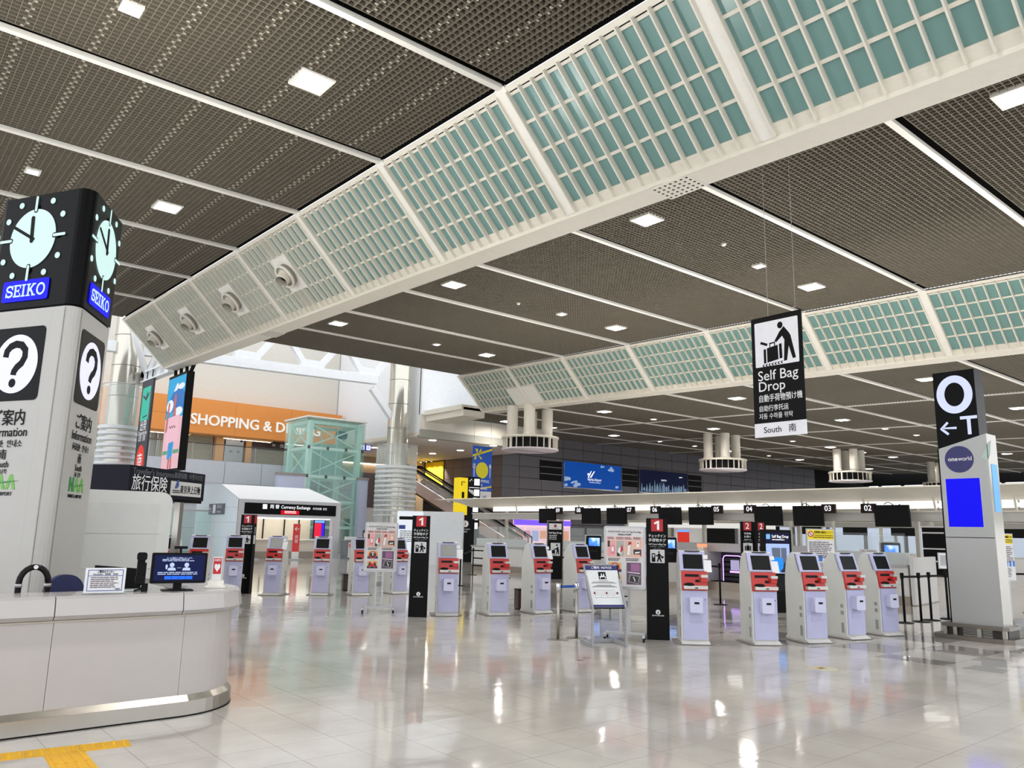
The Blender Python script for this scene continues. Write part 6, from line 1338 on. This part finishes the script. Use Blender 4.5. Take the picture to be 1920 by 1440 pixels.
# ---- yellow headed notice boards
def yboard(p, rz, lab, w=.36, z0=.85, z1=1.92):
    t = thing('notice_board', lab, 'sign', p, rz, 'yellow headed transport notices')
    MB().box(-w, w, 0, .03, z0, z1).obj('board', ALU, t); plates(t, 'sheet', PAPER, [rect(-w + .02, w - .02, z0 + .03, z1 - .02)], 0, .003); h = z1 - z0
    plates(t, 'yellow_head', mat('notice yellow', (246, 222, 30), .5), [rect(-w + .025, w - .025, z1 - .22, z1 - .025)], -.003, .002)
    text(t, 'lettering', '危険物の輸送について', SIGNK, .058, .07, -.007, z1 - .075, bold=.015, w=.40); text(t, 'lettering', 'Transportation of Hazardous', SIGNK, .036, .07, -.007, z1 - .135, bold=.01, w=.40); bars(t, 'head_print', SIGNK, -.15, .3, z1 - .20, z1 - .165, 2, -.0065, 3)
    plates(t, 'ban_ring', mat('ban red', (190, 40, 50), .5), [circ(-w + .095, z1 - .115, .062)], -.005, .002); plates(t, 'ban_inner', PAPER, [circ(-w + .095, z1 - .115, .044)], -.007, .002); plates(t, 'ban_bar', mat('ban red', (190, 40, 50), .5), [rot2(rect(-w + .045, -w + .145, z1 - .123, z1 - .107), R(-45), (-w + .095, z1 - .115))], -.009, .002)
    bars(t, 'body_print', mat('print grey', (110, 96, 100), .6), -w + .05, w - .05, z1 - .62, z1 - .27, 9, -.004, 5); bars(t, 'body_print', mat('print grey', (110, 96, 100), .6), -w + .05, w - .1, z0 + .08, z0 + .28, 6, -.004, 6)
    BB = mat('print bright blue', (40, 120, 214), .5)
    plates(t, 'blue_picture', BB, [rect(-.06 + .13 * k, .02 + .13 * k, z0 + .31, z0 + .43) for k in (0, 1, 2)], -.003, .002)
    for x in (-.08, .08): MB().box(x - .02, x + .02, .03, .06, .05, z1 - .1).obj('upright', ALU, t)
    MB().box(-.3, .3, -.2, .25, 0, .05).obj('foot', FG, t)
p = G(1546, 1160); yboard(p, toward_cam(p, 22), 'yellow headed dangerous goods notice board behind the right kiosks', .30, .85, 1.83)
p = G(1899, 1166); yboard(p, toward_cam(p, 62), 'yellow headed dangerous goods notice board half hidden right of the gate pillar', .30, .82, 1.82)
# ---- airline self bag drop sign
p = G(1040, 1092); t = thing('bag_drop_sign', 'black Self Bag Drop sign with a white emblem panel, behind the middle row kiosks', 'sign', p, toward_cam(p, 12)); w = .275
MB().box(-w, w, 0, .06, 0, 2.02).obj('frame', mat('bronze frame', (104, 94, 88), .4, .4), t); plates(t, 'face', BLACK, [rect(-w + .03, w - .03, .1, 1.98)], 0, .004); plates(t, 'white_panel', mat('pale panel', (206, 210, 212), .5), [rect(-w + .06, w - .06, 1.72, 1.92)], -.004, .003)
plates(t, 'emblem_disc', mat('emblem maroon', (150, 30, 44), .5), [circ(0, 1.84, .05)], -.007, .002); text(t, 'lettering', 'JAPAN AIRLINES', SIGNK, .03, 0, -.009, 1.76, bold=.02); text(t, 'lettering', 'Self Bag Drop', SIGNW, .085, 0, -.006, 1.61, bold=.012, w=.43)
for k, s in enumerate(('自動手荷物預け機', '自助行李托运', '자동 수하물 위탁')): text(t, 'lettering', s, SIGNW, .042, -.21, -.006, 1.52 - .06 * k, align='LEFT', bold=.01, w=.26)
plates(t, 'pictogram_field', mat('pale panel', (206, 210, 212), .5), [rect(-.15, .17, .86, 1.28)], -.004, .003); plates(t, 'pictogram', SIGNK, [circ(.06, 1.21, .03), [(.03, 1.1), (.1, 1.17), (.13, 1.05), (.14, .9), (.11, .9), (.09, 1.0), (.06, .9), (.03, .9), (.06, 1.05), (-.05, 1.1), (-.06, 1.07)], rect(-.11, .0, .93, 1.05)], -.007, .003); plates(t, 'belt', SIGNK, [rect(-.12, .02, .88, .9)], -.007, .003)
text(t, 'lettering', 'ご案内カウンター', SIGNW, .045, 0, -.006, .80, bold=.01)
# ---- floor plates
for k, (px, py, r, l) in enumerate(((1100, 1234, .05, 'round brown floor outlet cover in front of the notice board, upper one'), (1088, 1239, .055, 'round brown floor outlet cover in front of the notice board, lower one'))):
    t = thing('floor_cover', l, 'cover', G(px, py), 0, 'round floor outlet covers'); MB().lathe([(r, 0), (r, .004), (0, .005)], 20).obj('lid', mat('brown lid', (92, 74, 66), .4), t); MB().lathe([(r + .008, 0), (r + .008, .003), (r, .004)], 20).obj('ring', ALU, t)
p = G(1540, 1253); t = thing('floor_sticker', 'worn yellow and black floor sticker in the open floor before the right kiosks', 'sticker', p); plates_ = MB(); plates_.prism(circ(0, 0, .20, n=24), 0, .0015); plates_.obj('clear_film', mat('worn film', (190, 184, 160), .3), t)
MB().box(-.07, .07, -.05, .05, .0015, .0025).obj('yellow_patch', mat('sticker yellow', (206, 176, 80), .5), t); MB().box(-.05, -.01, -.03, .03, .0025, .003).obj('footprint', SIGNK, t); MB().box(.01, .05, -.03, .03, .0025, .003).obj('footprint', SIGNK, t)

# ================================================================ CHECK-IN ISLAND
CW = mat('counter white', (214, 212, 210), .35); CT = mat('counter taupe kick', (150, 138, 124), .35, .2); CANOPY = mat('canopy cream', (238, 232, 218), .55)
def canopy(X, ya, yb, lab, tip=True):
    t = thing('canopy', lab, 'canopy', (X, 0, 0))
    prof = [(-1.0, 2.91), (-1.0, 2.88), (-.55, 2.80), (-.15, 2.70), (.15, 2.60), (1.6, 2.60), (1.6, 2.68), (.3, 2.70), (-.1, 2.80), (-.5, 2.89)]
    b = MB(); n = len(prof); st = [ya + (yb - ya) * k / 8 for k in range(9)] + ([yb + .5, yb + 1.1] if tip else []); vs = []
    for k, y in enumerate(st):
        f = 1 if k <= 8 else (.62 if k == 9 else .08)
        for x, z in prof: vs.append((-1.0 + (x + 1.0) * f if False else x, y, 2.9 - (2.9 - z) * f))
    fs = []
    for i in range(len(st) - 1): fs += [(i * n + k, i * n + (k + 1) % n, (i + 1) * n + (k + 1) % n, (i + 1) * n + k) for k in range(n)]
    fs += [tuple(range(n))[::-1], tuple((len(st) - 1) * n + k for k in range(n))]
    b.add(vs, fs); b.obj('wing', CANOPY, t)
    MB().box(.1, .55, ya, yb - .2, 2.10, 2.32).obj('beam', mat('beam grey', (186, 184, 178), .5), t); MB().box(.05, .12, ya, yb - .2, 2.32, 2.36).obj('beam_lip', CREAM, t)
    L_ = 1.75; n = int((yb - .4 - ya) / L_)
    for k in range(n):
        y = ya + .1 + L_ * k; MB().box(.2, .24, y, y + L_ - .06, 2.42, 2.60).obj('diffuser', mat('canopy diffuser', (240, 238, 232), .5, emit=2.0), t); MB().beam((.05, y - .03, 2.34), (-.05, y - .03, 2.72), .04, .05).obj('rib', CREAM, t)
    for k in range(int((yb - ya) / 3.4) + 1):
        y = yb - .9 - 3.4 * k
        if y > ya: MB().box(1.35, 1.47, y - .05, y + .05, 0, 2.62).obj('post', mat('post cream', (186, 182, 170), .4), t)
    return t
canopy(20.4, 1.0, 27.0, 'long cream wing canopy with monitors over the white check-in counters')
canopy(33.5, 4.0, 30.0, 'second cream wing canopy far behind the first check-in row', tip=False)
canopy(46.6, 5.0, 33.0, 'third cream wing canopy, almost hidden behind the second', tip=False)
canopy(59.6, 7.0, 37.0, 'fourth and farthest cream wing canopy, almost hidden behind the others', tip=False)
# counter monitors with numbers
def monitor(num, y, left, lab):
    t = thing('counter_monitor', lab, 'screen', (20.05, y, 1.93), R(-90), 'monitors hanging from the check-in canopy')
    m = MB(); m.prism([(-.42, .02), (.44, .02), (.42, .56), (-.44, .56)], -.05, .03, 'y'); m.obj('display', MATBLACK, t); MB().box(-.3, .3, .03, .16, .10, .5).obj('back_box', MATBLACK, t)
    x0, x1 = (-.78, -.40) if left else (.40, .78)
    MB().box(x0, x1, -.04, .04, .36, .60).obj('number_box', mat('number box', (34, 14, 18), .5), t); text(t, 'lettering', num, GLOWW, .2, (x0 + x1) / 2, -.045, .48, bold=.015)
    MB().beam((0, .1, .45), (0, .30, .40), .05, .05).obj('arm', MATBLACK, t); m = MB(); m.tube([(-.2 + .04 * k, .02, .58 + .05 * math.sin(k * .63)) for k in range(11)], .012, 5); m.obj('cable', MATBLACK, t)
for num, px0, px1, left in (('09', 1009, 1045, 0), ('08', 1092, 1126, 1), ('07', 1136, 1178, 0), ('06', 1237, 1277, 1), ('05', 1292, 1338, 0), ('04', 1415, 1468, 1), ('03', 1487, 1546, 0), ('02', 1642, 1706, 1)):
    ya, yb = atX(px0, 970, 20.05).y, atX(px1, 970, 20.05).y
    monitor(num, (ya + yb) / 2, left, 'black counter monitor with lit number ' + {'09': 'nine, farthest left', '08': 'eight', '07': 'seven', '06': 'six', '05': 'five', '04': 'four', '03': 'three', '02': 'two, nearest the gate pillar'}[num] + ', under the canopy')
# counters: one unit after another along y, front at x 20.9
def counter(y0, y1, lab, glass=True, hgt=.95, kind=0):
    t = thing('check_in_counter', lab, 'counter', (20.9, (y0 + y1) / 2, 0), R(-90), 'white check-in counters under the canopy'); w = (y1 - y0) / 2 - .01
    MB().box(-w, w, .06, .70, .22, hgt).obj('body', CW, t); MB().box(-w, w, .08, .68, 0, .22).obj('kick', CT, t); MB().box(-w, w, 0, .72, hgt, hgt + .05).obj('worktop', DESKTOP, t)
    MB().box(-w + .02, w - .02, .045, .06, .26, hgt - .04).obj('front_panel', mat('counter front', (222, 220, 218), .3), t)
    if kind != 2: MB().box(-w + .04, w - .04, .28, .31, hgt + .05, hgt + .36).obj('upstand', mat('white screen board', (226, 226, 226), .35, scale=2), t)
    if glass: MB().box(-w + .05, w - .05, .12, .13, hgt + .05, hgt + .85).obj('clear_screen', CLEAR, t)
    MB().box(w - .35, w - .15, .4, .6, hgt + .05, hgt + .12).obj('keyboard', MATBLACK, t)
    return t
ys_ = [(9.05, 9.9), (9.9, 11.25), (17.25, 18.9), (18.9, 20.6), (20.6, 22.3), (22.3, 24.0), (24.0, 25.7), (25.7, 27.4)]
for k, (a, c) in enumerate(ys_): counter(a, c, 'white check-in counter with clear screen under the canopy, ' + ORD[k] + ' from the right', kind=k % 3)
# bag drop machines
def bag_drop(y, lab):
    t = thing('bag_drop_machine', lab, 'machine', (20.7, y, 0), R(-90), 'self bag drop machines under the canopy')
    MB().box(-.95, .95, .05, 1.0, 0, .25).obj('plinth', CT, t)
    MB().box(-.95, -.72, .1, 1.0, .25, 1.15).obj('cheek', CW, t); MB().box(.60, .95, .1, 1.0, .25, 1.15).obj('cheek', CW, t); MB().box(-.72, .60, .75, 1.0, .25, 1.15).obj('back', mat('conveyor dark', (70, 70, 74), .5), t); MB().box(-.95, .95, .1, 1.0, 1.15, 1.40).obj('hood', mat('hood grey', (186, 184, 182), .4), t)
    for k in range(7): MB().box(-.68, .56, .1 + .09 * k, .18 + .09 * k, .25, .27).obj('conveyor_slat', MATBLACK, t)
    for k in range(5): MB().box(-.7, .58, .735, .75, .36 + .15 * k, .40 + .15 * k).obj('curtain_strip', MATBLACK, t)
    PU = mat('purple light strip', (196, 150, 255), .4, emit=2.2)
    MB().tube([(-.12, -.02, .3), (-.12, -.02, .95), (-.08, -.02, 1.03), (.0, -.02, 1.05), (.45, -.02, 1.05), (.53, -.02, 1.01), (.56, -.02, .93), (.56, -.02, .3)], .016, 8).obj('light_arch', PU, t)
    MB().box(.1, .42, .0, .06, .55, .60).obj('light_shelf', PU, t); MB().box(.12, .40, .02, .05, .62, .92).obj('bag_panel', mat('lilac panel', (206, 196, 240), .4, emit=.6), t)
    t2 = thing('marker_post', 'white post with an orange lit cap, ' + lab.split(', ', 1)[1], 'post', (20.5, y + .75, 0), R(-90), 'white posts with orange lit caps'); MB().box(-.11, .11, -.08, .08, 0, 1.28).obj('post', mat('post ivory', (222, 218, 204), .4), t2); MB().box(-.12, .12, -.09, .09, 1.28, 1.38).obj('cap_light', mat('orange cap light', (255, 150, 110), .4, emit=1.3), t2)
bag_drop(14.3, 'self bag drop machine with purple arch, between the two right hand kiosks'); bag_drop(12.25, 'self bag drop machine with purple arch, behind the number 2 signs'); bag_drop(16.25, 'self bag drop machine with purple arch, behind the biggest number 1 sign')
def terminal(p, rz, lab):
    t = thing('bag_tag_terminal', lab, 'terminal', p, rz, 'black terminals with a sky picture'); MB().rbox(-.24, .24, 0, .12, .78, 1.55, .04, 3, 'y').obj('case', MATBLACK, t); plates(t, 'display', sky_mat('terminal sky', (14, 40, 140), (60, 130, 230), (214, 230, 250), .52, .8) if 'terminal sky' not in bpy.data.materials else bpy.data.materials['terminal sky'], [rect(-.19, .19, 1.22, 1.48)], 0, .003); plates(t, 'card_slot', SCREEN, [rect(-.12, .12, 1.02, 1.1)], 0, .003)
    MB().box(-.27, .27, .12, .16, .74, 1.57).obj('surround', CW, t); MB().box(-.25, .25, .0, .3, 0, .78).obj('pedestal', mat('pedestal grey', (186, 184, 180), .4), t); MB().box(-.26, .26, -.01, .31, 0, .2).obj('kick', CT, t)
for px, py, l in ((1114, 1096, 'black terminal with a sky picture behind the leaning notice board'), (1256, 1103, 'black terminal with a sky picture right of the biggest number 1 sign'), (1678, 1126, 'black terminal with a sky picture behind the furthest right kiosk')):
    p = G(px, py); terminal(p, toward_cam(p, 18), l)
t = thing('flow_screen', 'white angled partition beside the check-in counters, left of the gate pillar', 'partition', (21.0, 8.92, 0), R(8)); MB().box(0, 2.1, 0, .06, .02, 1.2).obj('panel', CW, t); MB().box(-.04, 0, 0, .09, .02, 1.2).obj('end_panel', CW, t); MB().box(-.04, 2.1, -.01, .07, 0, .02).obj('kick', CT, t)
t = thing('grid_screen', 'black screen wall divided by white bars, left of the gate pillar', 'partition', (24.0, 9.45, 0), R(-90)); MB().box(-.45, .45, .0, .05, .6, 2.02).obj('panel', MATBLACK, t)
for z in (.6, 1.05, 1.4, 1.85, 2.02): MB().box(-.47, .47, -.02, 0, z - .02, z + .02).obj('bar', CW, t)
MB().box(.18, .22, -.02, 0, .6, 1.4).obj('bar', CW, t); MB().box(-.45, -.40, 0, .05, 0, .6).obj('leg', ALU, t); MB().box(.40, .45, 0, .05, 0, .6).obj('leg', ALU, t)
t = thing('no_entry_sign', 'small white notice with a red no entry mark on the counters', 'sign', G(1633, 1090).lerp(G(1633, 1090), 0) * 1.0, R(-70)); p = G(1633, 1118); t.location = p; MB().box(-.24, .24, 0, .02, 1.12, 1.34).obj('board', PAPER, t); plates(t, 'red_disc', RED, [circ(-.13, 1.23, .07)], 0, .003); plates(t, 'white_bar', PAPER, [rect(-.18, -.08, 1.215, 1.245)], -.003, .002); bars(t, 'small_print', GREYTXT, -.03, .2, 1.17, 1.3, 4, -.002, 4); MB().box(-.02, .02, .02, .04, .02, 1.2).obj('pole', ALU, t); MB().box(-.2, .2, -.12, .16, 0, .02).obj('base', ALU, t)
# background behind the counters
t = thing('back_office', 'white office front with dark openings and a red lit screen behind the counters', 'booth', (26.5, 19.8, 0), R(-90))
MB().box(-3.6, 3.6, 0, .1, 1.92, 2.12).obj('head_band', mat('office light band', (246, 244, 240), .5, emit=.7), t); MB().box(-3.6, 3.6, .02, .1, 0, 1.2).obj('dado', CW, t)
for x0, x1, m_ in ((-3.6, -2.6, mat('office beige', (196, 190, 160), .6)), (-2.5, -1.2, mat('office cream', (206, 206, 176), .6, emit=.25)), (-1.1, .4, mat('office white', (228, 226, 226), .6)), (.5, 1.9, MATBLACK), (2.0, 3.6, mat('office white', (228, 226, 226), .6))): MB().box(x0, x1, .05, .1, 1.2, 1.92).obj('panel', m_, t)
for x in (-2.55, -1.15, .45, 1.95): MB().box(x - .05, x + .05, 0, .05, 1.2, 1.92).obj('post', DGREY, t)
plates(t, 'red_screen', mat('office red screen', (214, 56, 44), .5, emit=.8), [rect(-.9, -.3, 1.3, 1.75)], .05); plates(t, 'blue_heading', mat('screen sky', (120, 170, 250), .5, emit=1), [rect(-.9, -.3, 1.75, 1.84)], .05)
t = thing('lit_shop_wall', 'pink and violet lit shop display far behind the counters, left of the airline sign', 'display', (atY(963, 1000, 45.8).x + 2.4, 45.8, 0), R(0))
PKL = mat('shop pink light', (246, 206, 220), .5, emit=1.0)
MB().box(-2.4, 3.6, 0, .1, 0, 2.9).obj('wall', PKL, t); MB().box(-2.4, 3.6, -.06, 0, 2.1, 2.5).obj('violet_band', mat('shop violet light', (120, 90, 240), .5, emit=1.2), t)
for k in range(7): MB().box(-2.2 + .82 * k, -1.6 + .82 * k, -.12, -.02, .9 + .2 * (k % 2), 1.7).obj('display_panel', mat('shop display %d' % (k % 3), ((240, 170, 130), (220, 150, 190), (170, 190, 240))[k % 3], .5, emit=.8), t)
# second island of counters, far windows and screens between canopy and counter
t = thing('far_counter_row', 'far white counter row with glass screens, seen under the canopy on the right', 'counter', (32.0, 14.0, 0), R(-90))
for k in range(9):
    x = -9 + 2.0 * k; MB().box(x, x + 1.96, 0, .7, 0, 1.05).obj('body', CW, t); MB().box(x + .05, x + 1.9, .2, .22, 1.05, 1.75).obj('clear_screen', CLEAR, t); MB().box(x + .0, x + .1, .3, .4, 1.05, 2.6).obj('post', mat('post cream', (186, 182, 170), .4), t); MB().box(x + .5, x + 1.5, .25, .35, 1.78, 2.1).obj('monitor', MATBLACK, t)
t = thing('glazed_office', 'pale lit office glazing with dark mullions behind the far counter row', 'glazing', (44.0, 16.0, 0), R(-90))
for k in range(12):
    x = -14 + 2.2 * k; MB().box(x + .1, x + 2.1, 0, .05, .9, 2.3).obj('pane', mat('pale lit glazing', (206, 218, 238), .3, emit=.75), t); MB().box(x - .1, x + .1, -.05, .1, 0, 2.5).obj('mullion', DGREY, t); MB().box(x + .1, x + 2.1, 0, .06, 0, .9).obj('dado', CW, t)
MB().box(-14, 12.4, -.05, .1, 2.3, 2.9).obj('head_band', MATBLACK, t)
# way sign between the columns and the island
t = thing('info_totem', 'black information totem with a white i, behind the counters left of the canopy post', 'sign', tuple(atY(872, 1000, 33)[:2]) + (0,), R(-20)); MB().box(-.5, .5, 0, .2, 0, 2.4).obj('body', BLACK, t); plates(t, 'info_disc', SIGNW, [circ(0, 1.95, .17)], 0, .004); text(t, 'lettering', 'i', SIGNK, .3, 0, -.006, 1.95, bold=.03); text(t, 'lettering', 'Information', SIGNW, .11, 0, -.004, 1.68); text(t, 'lettering', '案内', SIGNW, .11, 0, -.004, 1.54)
p = G(800, 1060); t = thing('white_booth', 'white panelled booth with a directory, behind the middle number 1 sign', 'booth', p, toward_cam(p, -4)); MB().box(-1.45, 1.62, 0, 1.4, 0, 2.45).obj('wall', mat('booth white', (222, 228, 234), .5), t)
for k in range(3): MB().box(-.2 + .6 * k, .39 + .6 * k, -.02, 0, .05, 1.7).obj('panel', mat('booth white', (222, 228, 234), .5), t); MB().box(-.2 + .6 * k, .39 + .6 * k, -.02, 0, 1.72, 2.43).obj('panel', mat('booth white', (222, 228, 234), .5), t)
MB().box(-1.45, -.25, -.04, 0, .5, 2.43).obj('directory', mat('directory light', (240, 246, 255), .5, emit=.8), t); plates(t, 'directory_band', SIGNK, [rect(-1.35, -.35, 2.05, 2.2)], -.04); plates(t, 'directory_mark', BL, [rect(-1.35, -1.05, 1.62, 1.8)], -.04); bars(t, 'directory_print', GREYTXT, -1.3, -.4, 1.0, 1.55, 6, -.042, 9)
finish_texts()
